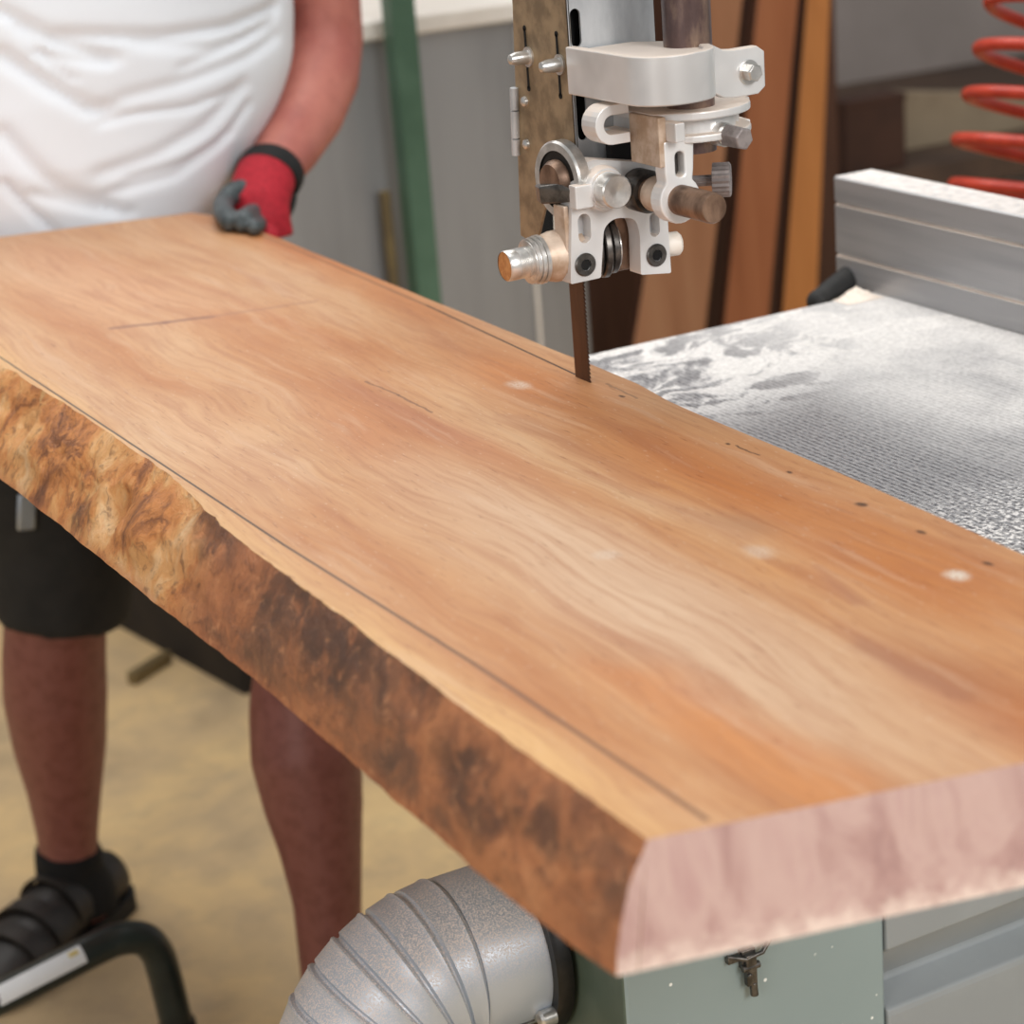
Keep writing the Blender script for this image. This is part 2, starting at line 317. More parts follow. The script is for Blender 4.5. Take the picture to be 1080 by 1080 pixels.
# ------------------------------------------------------------------ mesh helpers
class MB:
    def __init__(s): s.bm = bmesh.new()
    def face(s, vs):
        try: s.bm.faces.new(vs)
        except ValueError: pass
    def box(s, c, size, rot=None):
        m = Matrix.Translation(Vector(c)) @ (rot.to_4x4() if rot else Matrix.Identity(4)) @ Matrix.Diagonal((size[0], size[1], size[2], 1))
        bmesh.ops.create_cube(s.bm, size=1, matrix=m); return s
    def lohi(s, lo, hi):
        return s.box([(a+b)/2 for a, b in zip(lo, hi)], [abs(b-a) for a, b in zip(lo, hi)])
    def loft(s, rings, cap=True, closed=True):
        vr = [[s.bm.verts.new(p) for p in r] for r in rings]
        for a, b in zip(vr[:-1], vr[1:]):
            n = len(a)
            for i in range(n if closed else n-1):
                j = (i+1) % n; s.face((a[i], a[j], b[j], b[i]))
        if cap: s.face(vr[0][::-1]); s.face(vr[-1])
        return s
    def lathe(s, p0, axis, prof, seg=32, cap=True):
        # prof: list of (distance along axis, radius)
        ax = Vector(axis).normalized(); u = ax.orthogonal().normalized(); v = ax.cross(u); p0 = Vector(p0)
        return s.loft([[p0+ax*d+(u*math.cos(2*PI*k/seg)+v*math.sin(2*PI*k/seg))*r for k in range(seg)] for d, r in prof], cap)
    def cyl(s, a, b, r, r2=None, seg=32):
        a, b = Vector(a), Vector(b); return s.lathe(a, b-a, [(0, r), ((b-a).length, r if r2 is None else r2)], seg)
    def prism(s, pts, d):
        d = Vector(d); return s.loft([[Vector(p) for p in pts], [Vector(p)+d for p in pts]])
    def tube(s, pts, r, seg=14, cap=True):
        pts = [Vector(p) for p in pts]; n = len(pts); rings = []; up = None
        for i, p in enumerate(pts):
            t = (pts[min(i+1, n-1)]-pts[max(i-1, 0)]).normalized()
            if up is None: up = t.orthogonal().normalized()
            up = (up - t*up.dot(t)).normalized(); v = t.cross(up)
            rr = r[i] if isinstance(r, (list, tuple)) else r
            ra, rb = rr if isinstance(rr, tuple) else (rr, rr)
            rings.append([p+up*math.cos(2*PI*k/seg)*ra+v*math.sin(2*PI*k/seg)*rb for k in range(seg)])
        return s.loft(rings, cap)
    def ball(s, c, r, seg=20):
        r = (r, r, r) if not isinstance(r, (tuple, list)) else r
        m = Matrix.Translation(Vector(c)) @ Matrix.Diagonal((r[0], r[1], r[2], 1))
        bmesh.ops.create_uvsphere(s.bm, u_segments=seg, v_segments=seg//2+2, radius=1, matrix=m); return s
    def build(s, name, mat, parent=None, org=None, bevel=0, seg=2, smooth=True, sub=0, remesh=0, iters=6, label=None):
        if org is None: org = ROOT_ORG.get(parent.name, Vector()) if parent else Vector()
        org = Vector(org)
        bmesh.ops.recalc_face_normals(s.bm, faces=s.bm.faces)
        for v in s.bm.verts: v.co -= org
        me = bpy.data.meshes.new(name); s.bm.to_mesh(me); s.bm.free()
        mats = mat if isinstance(mat, list) else [mat]
        for m in mats: me.materials.append(MAT[m])
        if smooth:
            for p in me.polygons: p.use_smooth = True
            if not (remesh or sub): me.set_sharp_from_angle(angle=math.radians(38))
        o = bpy.data.objects.new(name, me); COL.objects.link(o)
        if parent: o.parent = parent
        else: o.location = org
        ROOT_ORG[o.name] = org
        if remesh:
            md = o.modifiers.new('remesh', 'REMESH'); md.mode = 'VOXEL'; md.voxel_size = remesh; md.use_smooth_shade = True
            md = o.modifiers.new('smooth', 'SMOOTH'); md.factor = .5; md.iterations = iters
        if bevel:
            md = o.modifiers.new('bevel', 'BEVEL'); md.width = bevel; md.segments = seg; md.limit_method = 'ANGLE'; md.angle_limit = math.radians(40); md.harden_normals = False
        if sub:
            md = o.modifiers.new('subsurf', 'SUBSURF'); md.levels = sub; md.render_levels = sub
        if label: o['label'] = label
        return o
ROOT_ORG = {}
def tag(o, label, cat, group=None, kind=None):
    o['label'] = label; o['category'] = cat
    if group: o['group'] = group
    if kind: o['kind'] = kind
    return o
def empty(name, loc):
    o = bpy.data.objects.new(name, None); o.location = loc; o.empty_display_size = .05; COL.objects.link(o); ROOT_ORG[o.name] = Vector(loc); return o
def struct(o): o['kind'] = 'structure'; return o
def rot(ax, a): return Matrix.Rotation(a, 3, ax)
def circ(c, r, u, v, n=24, a0=0, a1=2*PI, end=False):
    c, u, v = Vector(c), Vector(u), Vector(v)
    return [c+u*r*math.cos(a0+(a1-a0)*k/(n if not end else n-1))+v*r*math.sin(a0+(a1-a0)*k/(n if not end else n-1)) for k in range(n)]
def plate(mb, outline, holes, y0, y1):
    """flat plate in the XZ plane between y0 and y1, with holes; outline and holes are (x,z) lists"""
    bm = mb.bm
    loops = []
    for pts in [outline]+holes:
        vs = [bm.verts.new((p[0], y0, p[1])) for p in pts]
        loops.append([bm.edges.new((vs[i], vs[(i+1) % len(vs)])) for i in range(len(vs))])
    r = bmesh.ops.triangle_fill(bm, edges=[e for l in loops for e in l], use_beauty=True)
    fs = [g for g in r['geom'] if isinstance(g, bmesh.types.BMFace)]
    ex = bmesh.ops.extrude_face_region(bm, geom=fs)
    for g in ex['geom']:
        if isinstance(g, bmesh.types.BMVert): g.co.y = y1
    return mb
def slotpts(cx, cz, w, h, n=8):
    r = w/2; return [(cx+r*math.cos(t), cz+(h/2-r)+r*math.sin(t)) for t in [PI*k/n for k in range(n+1)]] + [(cx+r*math.cos(t), cz-(h/2-r)+r*math.sin(t)) for t in [PI+PI*k/n for k in range(n+1)]]
def rounded(pts, rad, n=4):
    out = []; N = len(pts)
    for i, p in enumerate(pts):
        r = rad[i] if isinstance(rad, (list, tuple)) else rad
        p = Vector(p); a = Vector(pts[i-1]); b = Vector(pts[(i+1) % N])
        if r <= 0: out.append(p); continue
        da, db = (a-p), (b-p); r = min(r, da.length*.48, db.length*.48); q0 = p+da.normalized()*r; q1 = p+db.normalized()*r
        for k in range(n+1):
            t = k/n; out.append(q0*(1-t)**2+p*2*t*(1-t)+q1*t*t)
    return out
def interp(x, xs, ys):
    if x <= xs[0]: return ys[0]
    for i in range(len(xs)-1):
        if x <= xs[i+1]:
            t = (x-xs[i])/(xs[i+1]-xs[i]); return ys[i]+(ys[i+1]-ys[i])*t
    return ys[-1]

# ------------------------------------------------------------------ setting
b = MB(); b.lohi((-2.5, -2.0, -.06), (5.2, 6.0, 0)); struct(b.build('floor', 'floor', smooth=False))
b = MB(); b.lohi((-2.5, 4.6, 0), (5.2, 4.7, 3.0)); struct(b.build('wall_back', 'wall_grey', smooth=False))

# ------------------------------------------------------------------ wooden slab
SK = -.228
def Ys(y, x): return y + SK*(x-.4057)
org = Vector((.58, 1.48, TAB))
ty = [.70, .80, .8665, .98, 1.21, 1.35, 1.47, 1.60, 1.744, 2.0, 2.34]
tx = [.4055, .402, .401, .4005, .3995, .408, .4058, .4015, .3925, .392, .396]
by_ = [.70, .7386, .7778, .8575, .9719, 1.1287, 1.2233, 1.3331, 1.4622, 1.6341, 2.0, 2.34]
bx_ = [.3875, .3833, .3799, .3784, .3770, .3742, .3686, .3641, .3600, .3525, .350, .355]
ry_ = [.70, .86, .979, 1.1425, 1.30, 1.345, 1.40, 1.975, 2.34]
rx_ = [.747, .752, .7563, .7615, .7625, .764, .7705, .7705, .7695]
NY = 170; Y0, Y1 = .706, 2.336
def xtop(y): return interp(y, ty, tx) + .0028*noise.noise((y*22, 3, 0)) + .0016*noise.noise((y*60, 8, 0))
def xbot(y): return interp(y, by_, bx_) + .001*noise.noise((y*20, 5, 3)) + .001*noise.noise((y*55, 5, 9))
def far_round(y, x):
    return y
rings = []
for i in range(NY+1):
    y = Y0+(Y1-Y0)*i/NY
    xt, xb = xtop(y), xbot(y)+.010
    xr = interp(y, ry_, rx_)+.001*noise.noise((y*14, 0, 1)) - max(0, (y-2.28))*.35
    pr = []
    nx = 10
    for k in range(nx+1):
        x = xt+(xr-xt)*k/nx; pr.append(Vector((x, Ys(y, x), TOP)))
    pr.append(Vector((xr+.004, Ys(y, xr), .955))); pr.append(Vector((xr+.006, Ys(y, xr), .93))); pr.append(Vector((xr+.004, Ys(y, xr), TAB)))
    pr.append(Vector((xb, Ys(y, xb), TAB)))
    pr.append(Vector(((xt+xb)/2, Ys(y, (xt+xb)/2), (TOP+TAB)/2)))
    rings.append(pr)
b = MB(); b.loft(rings)
slab = b.build('wood_slab', ['slab', 'endgrain'], org=org, smooth=False)
for p in slab.data.polygons:
    if len(p.vertices) > 8: p.material_index = 1
tag(slab, 'thick live edge hardwood slab lying across the saw table, cut by the blade', 'wood slab')
# bark edge
rings = []
NB = 360; NS = 22
for i in range(NB+1):
    y = Y0+(Y1-Y0)*i/NB; xt, xb = xtop(y), xbot(y)
    out = []
    far = min(1, max(0, (y-1.18)/.12))
    for k in range(NS+1):
        t = k/NS; z = TOP+(TAB-TOP)*t
        x = xt+(xb-xt)*t - (.004)*math.sin(PI*t)
        w = math.sin(PI*min(1, t*1.05))**.6*min(1, (1-t)*2.6) if 0 < t < .95 else 0.0
        q = Vector((y*18, z*34, 1.7)); d = noise.fractal(q, 1.0, 2.0, 5)
        rid = abs(noise.noise((y*26+2.0*noise.noise((y*9, z*20, 0)), z*44, 4)))
        amp = .0022+.0042*far
        x += w*amp*(d*1.0) + w*far*.006*(rid-.25)
        # burl hollow and raised torn lip on the far part
        for (hy, hz, hr, hd) in ((1.40, .932, .026, .012), (1.63, .945, .03, .007), (1.50, .953, .025, -.006), (1.33, .945, .04, -.005)):
            e = math.hypot(y-hy, (z-hz)*1.2)/hr
            if e < 1: x += w*hd*(1-e*e)**1.5
        out.append(Vector((x, Ys(y, x), z)))
    xb2 = xb+.010
    out += [Vector((xb2-.0005, Ys(y, xb2), TAB)), Vector(((xt+xb2)/2-.0005, Ys(y, (xt+xb2)/2), (TOP+TAB)/2))]
    rings.append(out)
b = MB(); b.loft(rings); bk_ = b.build('bark_edge', ['bark', 'endgrain'], slab, label='rough brown bark left edge of the slab')
for p in bk_.data.polygons:
    if len(p.vertices) > 8: p.material_index = 1

# ------------------------------------------------------------------ bandsaw
saw = empty('bandsaw', (.95, 1.30, 0))
tag(saw, 'industrial bandsaw with dusty iron table, aluminium blade guide and green-grey base', 'bandsaw')
b = MB(); b.lohi((.43, .93, .868), (1.42, 1.622, TAB)); tb = b.build('table', 'iron', saw, bevel=.004, label='cast iron table covered in pale sawdust')
b = MB(); b.lohi((.70, 1.02, .82), (1.30, 1.56, .868)); b.build('table_trunnion', 'blackm', saw, bevel=.004)
CX, CY = .6316, 1.15
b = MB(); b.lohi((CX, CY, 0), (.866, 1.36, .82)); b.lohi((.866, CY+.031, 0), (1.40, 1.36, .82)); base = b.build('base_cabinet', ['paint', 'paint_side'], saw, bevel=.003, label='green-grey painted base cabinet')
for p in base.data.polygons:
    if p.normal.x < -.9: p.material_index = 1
# door to the right of the seam with pressed steps
b = MB()
xs0 = .8668; zt, zb = .82, .12
fy = CY
prof = [(.004, zt-.25), (.004, zt-.268)]
zz = lambda px, py: aty(px, py, fy).z
zA = zz(985, 985); zB = zz(985, 1045)
doorpts = [Vector((xs0, fy, zb)), Vector((xs0, fy-.0022, zb)), Vector((xs0, fy-.0022, zB-.006)), Vector((xs0, fy-.0010, zB)), Vector((xs0, fy+.026, zB+.009)), Vector((xs0, fy+.026, zB+.014)), Vector((xs0, fy+.004, zA-.002)), Vector((xs0, fy-.0022, zA+.003)), Vector((xs0, fy-.0022, zt-.03)), Vector((xs0, fy+.030, zt-.03)), Vector((xs0, fy+.030, zb))]
b.prism(doorpts, (.50, 0, 0)); b.build('cabinet_door', 'paint_grey', base, smooth=False, bevel=.002, label='grey cabinet door with a pressed recess')
# toggle latch
L = aty(786, 1020, CY)
b = MB(); b.box(L+Vector((0, -.003, .010)), (.012, .006, .016)); b.box(L+Vector((0, -.007, .002)), (.009, .005, .026)); b.cyl(L+Vector((-.007, -.007, .004)), L+Vector((.008, -.007, .004)), .003, seg=12)
b.cyl(L+Vector((.002, -.007, -.010)), L+Vector((.002, -.008, -.021)), .0032, seg=12)
b.tube([L+Vector((-.018, -.004, .017)), L+Vector((-.004, -.008, .012)), L+Vector((.010, -.009, .014)), L+Vector((.024, -.004, .024))], .002, seg=8)
b.cyl(L+Vector((-.003, -.009, -.001)), L+Vector((-.003, -.012, -.001)), .002, seg=10)
b.box(L+Vector((-.012, -.003, .013)), (.012, .005, .005))
b.build('latch', 'steel_dark', base, bevel=.0006, label='small steel toggle latch')

# blade
ztop = 1.70
b = MB(); BX = .745
pts = [(1.345, z) for z in (0.60, ztop)]
b.lohi((BX-.0006, 1.345, .60), (BX+.0006, 1.3655, ztop))
n = 90
for i in range(n):
    z = .86+(1.15-.86)*i/n; h = (1.15-.86)/n
    b.prism([Vector((BX-.0006, 1.345, z)), Vector((BX-.0006, 1.345, z+h)), Vector((BX-.0006, 1.3425, z+h*.2))], (.0012, 0, 0))
b.build('blade', 'blade', saw, smooth=False, label='brown steel saw blade')

# blade guard channel: olive flange facing left + galvanised web
GX = .735
def gx(px, py): return atx(px, py, GX)
fl = [gx(537, -60), gx(541, 0), gx(552, 249), gx(572, 246), gx(584, 225), gx(606, 165), gx(607, 152), gx(596, 0), gx(592, -60)]
flY = [p.y for p in fl]
top = 1.62
b = MB()
yl, yr = 1.4060, 1.3225
zlow_l = gx(551, 249).z; zlow_r = gx(606, 158).z
out = [Vector((GX, yl, top)), Vector((GX, yl, 1.25)), Vector((GX, yl+.0155, zlow_l)), Vector((GX, yl-.010, zlow_l-.004)), Vector((GX, yl-.030, zlow_l+.030)), Vector((GX, yr, zlow_r)), Vector((GX, yr, top))]
b.prism(out, (.002, 0, 0))
guard = b.build('blade_guard', 'olive', saw, bevel=.0006, smooth=False, label='dusty olive steel blade guard plate')
# web: galvanised plate facing the front with slots
def gy(px, py, y=yr): return aty(px, py, y)
wx1 = gy(691, 40).x
zb = gy(640, 182).z
sl = [slotpts(gy(606.5, 30).x+.0005, (gy(606, 12).z+gy(609, 47).z)/2, .0085, gy(606, 12).z-gy(609, 47).z+.004),
      slotpts(gy(613.5, 118).x, (gy(612, 95).z+gy(615, 142).z)/2, .0085, .040)]
ol = [(GX, top), (wx1, top), (wx1, zb), (GX, zb)]
b = MB(); plate(b, ol, sl, yr, yr+.002); b.build('guard_web', 'galv', guard, smooth=False, label='galvanised front face of the guard with dark slots')
b = MB(); b.lohi((GX+.003, yr+.012, zb), (wx1-.004, yr+.014, top)); b.build('guard_lining', 'slot', guard, smooth=False)
# bolts on the olive flange
def flange_bolt(px, py):
    p = gx(px, py); c = MB()
    c.lathe(p, (-1, 0, 0), [(0, .0075), (.0016, .0075), (.0016, .0052), (.012, .0048), (.016, .0036), (.0175, .001)], 20)
    return c.build('bolt', 'steel', guard, label='steel bolt')
flange_bolt(558, 60); flange_bolt(591, 68)
def vslot(y0, z0, z1):
    c = MB(); c.lohi((GX-.0006, y0-.0012, z0), (GX+.0004, y0+.0012, z1)); c.cyl((GX-.0006, y0, z1), (GX+.0004, y0, z1), .0022, seg=12); c.cyl((GX-.0006, y0, z0), (GX+.0004, y0, z0), .0022, seg=12)
    return c
for (px, pa, pb) in ((554.5, 30, 93), (588, 36, 101)):
    p0, p1 = gx(px, pa), gx(px+2.5, pb)
    vslot((p0.y+p1.y)/2, p1.z, p0.z).build('slot', 'slot', guard)
for (px, py) in ((554, 107), (556, 152)):
    p = gx(px, py); c = MB(); c.lathe(p, (-1, 0, 0), [(0, .004), (.002, .0036), (.0032, .002)], 16); c.build('rivet', 'steel', guard)
# hinge on the far edge of the flange
p0, p1 = gx(543.5, 92), gx(547, 163)
b = MB(); L = p0.z-p1.z
for (a, c_) in ((0, .32), (.34, .74), (.76, 1)):
    b.cyl((GX-.002, yl+.003+.005*a, p0.z-L*a), (GX-.002, yl+.003+.005*c_, p0.z-L*c_), .0034, seg=16)
b.build('hinge', 'galv', guard, label='silver hinge on the guard')
b = MB(); b.prism([Vector((GX+.004, yl+.001, top)), Vector((GX+.004, yl+.001, 1.25)), Vector((GX+.004, yl+.0165, zlow_l-.002)), Vector((GX+.004, yl+.018, zlow_l-.002)), Vector((GX+.004, yl+.0025, 1.25)), Vector((GX+.004, yl+.0025, top))], (.026, 0, 0)); b.build('guard_flap', 'blackm', guard, smooth=False)

# round guide post
RX, RY = .797, 1.262
pc = aty(725, 40, RY); RX = pc.x; 
b = MB(); b.cyl((RX, RY, 1.150), (RX, RY, 1.70), .0172, seg=40); b.build('guide_post', 'post', saw, label='round brown worn steel guide post')

# upper clamp: strap along the guard, rounded nose, ear with bolt
zc1, zc0 = 1.2262, 1.1925
cx0 = .7325; T = .0075
nose_y = 1.213
right_x = aty(772, 80, 1.24).x
path = [Vector((cx0, 1.325, 0)), Vector((cx0, 1.262, 0)), Vector((cx0+.0005, 1.236, 0)), Vector((cx0+.006, 1.222, 0)), Vector((cx0+.018, nose_y, 0)), Vector((cx0+.034, nose_y-.002, 0)), Vector((cx0+.050, nose_y+.002, 0)), Vector((cx0+.061, nose_y+.012, 0)), Vector((cx0+.066, nose_y+.024, 0)), Vector((cx0+.074, nose_y+.031, 0)), Vector((cx0+.1175, nose_y+.034, 0))]
def smoothpath(p, n=5):
    out = []
    for i in range(len(p)-1):
        a, b_, c, d = p[max(i-1, 0)], p[i], p[i+1], p[min(i+2, len(p)-1)]
        for k in range(n):
            t = k/n; out.append(.5*((2*b_)+(c-a)*t+(2*a-5*b_+4*c-d)*t*t+(3*b_-a-3*c+d)*t**3))
    return out+[p[-1]]
sp_ = smoothpath(path)
outer, inner = [], []
for i, p in enumerate(sp_):
    t = (sp_[min(i+1, len(sp_)-1)]-sp_[max(i-1, 0)]).normalized(); nrm = Vector((-t.y, t.x, 0))
    outer.append(p); inner.append(p+nrm*T)
b = MB()
def zsh(o): t = min(1, max(0, (o.x-(cx0+.066))/.02)); return -.0075*t*t*(3-2*t)
def trim(o): t = max(0.0, o.x-(cx0+.1135)); return .0045*(t/.004)**2
b.loft([[o+Vector((0, 0, zc0+trim(o)+zsh(o))), o+Vector((0, 0, zc1-trim(o)+zsh(o))), i_+Vector((0, 0, zc1-trim(o)+zsh(o))), i_+Vector((0, 0, zc0+trim(o)+zsh(o)))] for o, i_ in zip(outer, inner)])
clamp = b.build('post_clamp', 'alu_side', saw, bevel=.0010, label='bright aluminium strap clamp round the post')
# solid clamp core around the post
b = MB()
core = [Vector((cx0+.006, 1.316, 0)), Vector((cx0+.006, 1.262, 0)), Vector((cx0+.008, 1.232, 0)), Vector((cx0+.020, nose_y+.006, 0)), Vector((cx0+.036, nose_y+.004, 0)), Vector((cx0+.050, nose_y+.008, 0)), Vector((cx0+.058, nose_y+.018, 0)), Vector((cx0+.062, nose_y+.030, 0)), Vector((cx0+.074, nose_y+.040, 0)), Vector((cx0+.080, 1.275, 0)), Vector((cx0+.05, 1.316, 0))]
b.prism([p+Vector((0, 0, zc0+.001)) for p in core], (0, 0, zc1-zc0-.003)); b.build('clamp_core', 'alu', clamp, smooth=False)
# ear plate facing the front
e = lambda px, py, y=nose_y+.0335: aty(px, py, y)
p = e(789, 76); b = MB(); b.lathe((p.x, p.y, p.z), (0, -1, 0), [(0, .0088), (.0015, .0088), (.0015, .0072)], 24)
b.lathe((p.x, p.y, p.z), (0, -1, 0), [(.001, .0064), (.009, .0064), (.010, .0055)], 6); b.build('clamp_bolt', 'steel', clamp, bevel=.0004, smooth=False, label='hexagon bolt on the clamp ear')

# lower guide bracket: D-shaped flange, recess, flange
BY = 1.222
def ey(px, py, y=BY): return aty(px, py, y)
bx0 = ey(664, 140).x
ztf = ey(690, 131).z+.001
zbot = ey(700, 161, BY).z
H = ztf-zbot
def dshape(grow, z):
    cx, cy = RX+.001, RY+.010
    R_ = .037+grow
    pts = [Vector((cx-.040-grow, cy+.05, z)), Vector((cx-.040-grow, cy-.022, z))]
    for k in range(17):
        t = math.radians(222+k*8.2); pts.append(Vector((cx+.004+R_*1.12*math.cos(t), cy-.006+R_*math.sin(t), z)))
    pts += [Vector((cx+.048+grow, cy-.012, z)), Vector((cx+.050+grow, cy+.004, z)), Vector((cx+.02, cy+.05, z))]
    return pts
b = MB()
b.prism(dshape(0, ztf-.0058), (0, 0, .0058)); b.prism(dshape(0, zbot), (0, 0, .0052))
brk = b.build('guide_bracket', 'alu', saw, bevel=.0015, smooth=False, label='pale cast aluminium guide bracket with double flange')
b = MB(); b.prism(dshape(-.010, zbot+.004), (0, 0, H-.008)); b.build('bracket_core', 'alu_side', brk, smooth=False)
p = aty(702, 141, BY+.006)
b = MB(); b.lohi((RX-.036, BY+.004, zbot+.004), (RX-.028, BY+.03, ztf-.004)); b.build('bracket_rib', 'alu', brk, bevel=.001, smooth=False)
# tan left cheek
lx = RX-.0395
b = MB(); b.lohi((lx-.0025, 1.2385, zbot-.014), (lx+.004, 1.278, ztf-.0005)); b.build('bracket_cheek', 'tan', brk, bevel=.001, smooth=False, label='tan dusty left cheek of the bracket')
# hex bolt through recess
p = aty(764, 142, 1.236); b = MB(); b.lathe(p, (.12, -1, -.05), [(-.012, .0085), (.002, .0085), (.002, .0070), (.006, .007)], 24); b.build('bracket_washer', 'steel', brk)
b = MB(); b.lathe(p, (.12, -1, -.05), [(.004, .0085), (.021, .0082), (.022, .0072)], 6); b.build('bracket_bolt', 'grey_bolt', brk, bevel=.0005, smooth=False, label='grey hexagon bolt in the bracket recess')
# hook (C shaped lug) left of the cheek
HY = 1.268
hc = aty(646, 132, HY); r_o, r_i = .0138, .0068
o1 = [(hc.x+r_o*math.cos(t), hc.z+r_o*math.sin(t)) for t in [PI/2+PI*k/12 for k in range(13)]]
i1 = [(hc.x+r_i*math.cos(t), hc.z+r_i*math.sin(t)) for t in [PI/2+PI*k/12 for k in range(13)]][::-1]
hk = [(hc.x+.014, hc.z+r_o)]+o1+[(hc.x+.014, hc.z-r_o), (hc.x+.014, hc.z-r_i)]+i1+[(hc.x+.014, hc.z+r_i)]
b = MB(); plate(b, hk, [], HY, HY+.020); b.build('bracket_hook', 'alu', brk, bevel=.0005, smooth=False, label='pale C shaped lug')

# rod with eye plate
RDY = 1.238
rc = aty(718, 211, RDY)
b = MB()
ep = aty(720, 165, RDY)
w_ = .0105
outl = [(rc.x-.0115, ep.z+.012), (rc.x-.0115, rc.z+.020)] + [(rc.x+.0168*math.cos(t), rc.z+.0168*math.sin(t)) for t in [math.radians(130+k*(280/20)) for k in range(21)]] + [(rc.x+.012, rc.z+.020), (rc.x+.0135, ep.z+.012)]
hl = slotpts(rc.x+.001, (ep.z+rc.z)/2+.010, .0075, .018)
b = MB(); plate(b, outl, [hl], RDY, RDY+.014); b.build('rod_eye', 'alu', brk, bevel=.0014, smooth=False, label='slotted aluminium eye plate holding the rod')
b = MB(); b.lohi((rc.x-.008, RDY+.009, rc.z+.01), (rc.x+.009, RDY+.013, ep.z+.010)); b.build('eye_backing', 'steel_dark', brk, smooth=False)
ad = Vector((0, -1, 0))
b = MB(); b.lathe((rc.x, 1.345, rc.z), ad, [(0, .0108), (.148, .0108), (.150, .0098)], 32); rod = b.build('guide_rod', 'rust', saw, label='brown round steel guide rod')
b = MB(); b.lathe((rc.x, 1.3, rc.z), ad, [(0, .0155), (.020, .0155), (.022, .014)], 32); b.build('rod_collar', 'steel_dark', rod)
b = MB(); b.lathe((rc.x, 1.272, rc.z), ad, [(0, .0128), (.014, .0128), (.016, .0115)], 32); b.build('rod_nut', 'tan', rod)
# knurled knob behind the eye
p = aty(752, 190, 1.262)
b = MB(); ps = []
ax = Vector((.8, -.6, 0)).normalized()
for (d, r_) in ((-.02, .004), (-.001, .004), (0, .0125), (.012, .0125), (.013, .011)):
    u = ax.orthogonal().normalized(); v = ax.cross(u)
    ps.append([p+ax*d+(u*math.cos(2*PI*k/40)+v*math.sin(2*PI*k/40))*(r_*(1 if k % 2 else .93)) for k in range(40)])
b.loft(ps); b.build('knurled_knob', 'grey_bolt', brk, smooth=False, label='grey knurled knob')

# guide block: arched casting facing the front
AY = 1.296
def a2(px, py): q = aty(px, py, AY); return (q.x, q.z)
arch = [a2(603, 215), a2(610, 176), a2(626, 168), a2(690, 172), a2(704, 226), a2(708, 288), a2(676, 290), a2(675, 246), a2(670, 230), a2(648, 230), a2(637, 240), a2(634, 293), a2(602, 300)]
arch = [tuple(v) for v in rounded(arch, [.002, .004, .004, .004, .003, .0018, .0018, .006, .009, .009, .008, .0018, .0018], 4)]
arch = [(v[0], v[1]) for v in arch]
c1 = a2(616.5, 241); s1 = slotpts(c1[0], c1[1], .0105, .0215)
c2 = a2(690.5, 237); s2 = slotpts(c2[0], c2[1], .0085, .018)
b = MB(); plate(b, arch, [s1, s2], AY, AY+.016); blk = b.build('guide_block', 'alu', saw, bevel=.0013, smooth=False, label='white aluminium arched guide block with two legs')
b = MB(); x0, z0 = a2(604, 240); x1, z1 = a2(690, 180)
b.lohi((x0+.002, AY+.011, c1[1]-.014), (x0+.018, AY+.0155, c1[1]+.014)); b.build('pocket_floor', 'galv', blk, smooth=False)
b = MB(); b.lohi((c2[0]-.007, AY+.011, c2[1]-.012), (c2[0]+.007, AY+.0155, c2[1]+.012)); b.build('pocket_floor', 'galv', blk, smooth=False)
bx1 = a2(612, 195); bx2 = a2(694, 180)
b = MB(); b.lohi((bx1[0], AY+.014, bx2[1]-.022), (bx2[0], AY+.05, bx2[1]+.004)); b.build('block_body', 'alu_side', blk, bevel=.002, smooth=False)
# small raised lug and boss
lg = a2(610, 206); b = MB(); b.box((lg[0], AY-.004, lg[1]), (.0145, .010, .017)); b.build('block_lug', 'alu', blk, bevel=.001, smooth=False)
bc = a2(634, 198)
b = MB(); b.lathe((bc[0], AY, bc[1]), ad, [(-.01, .0165), (.006, .0165), (.008, .0150), (.008, .0135), (.010, .0130)], 36); b.build('boss_ring', 'alu', blk)
b = MB(); b.lathe((bc[0], AY, bc[1]), ad, [(.005, .0122), (.022, .0122), (.0232, .0112), (.0222, .004), (.0216, .0005)], 36); b.build('boss_pin', 'steel', blk, label='bright turned steel pin end')
# socket screws
for (px, py) in ((617, 279), (692, 269)):
    q = a2(px, py); c = MB()
    c.lathe((q[0], AY, q[1]), ad, [(-.004, .0085), (.0012, .0085), (.0020, .0078), (.0020, .0042)], 28, cap=False); sc_ = c.build('socket_screw', 'steel_dark', blk, label='dark socket head screw')
    c = MB(); c.lathe((q[0], AY-.0008, q[1]), ad, [(0, .0043), (.0004, .0043)], 6); c.build('hex_socket', 'slot', sc_ if False else blk, smooth=False)
# left side cheek of the block
q = a2(601, 255); b = MB(); b.lohi((q[0]-.001, AY+.004, a2(600, 297)[1]+.003), (q[0]+.003, AY+.020, a2(603, 218)[1])); b.build('block_cheek', 'tan', blk, bevel=.001, smooth=False)
# side bearing between the legs
q = a2(655, 266)
b = MB()
for (x_, r_) in ((-.0085, .0215), (-.001, .0225), (.006, .0205)):
    b.lathe((q[0]+x_-.003, AY+.026, q[1]), (1, -.25, 0), [(0, r_*.55), (0, r_-.001), (.001, r_), (.0045, r_), (.0055, r_-.001), (.0055, r_*.5)], 40)
bear = b.build('side_bearing', 'steel_dark', blk, label='stacked dark bearing discs between the legs')
b = MB(); b.lathe((q[0]+.006, AY+.024, q[1]), (1, -.25, 0), [(0, .0165), (.0035, .0165), (.0042, .015)], 36); b.build('bearing_face', 'steel', bear)
q2 = a2(668, 262); b = MB(); b.lohi((q2[0]-.004, AY+.018, q2[1]-.020), (q2[0]+.014, AY+.040, q2[1]+.022)); b.build('blade_backing', 'rust', blk, bevel=.002, smooth=False)
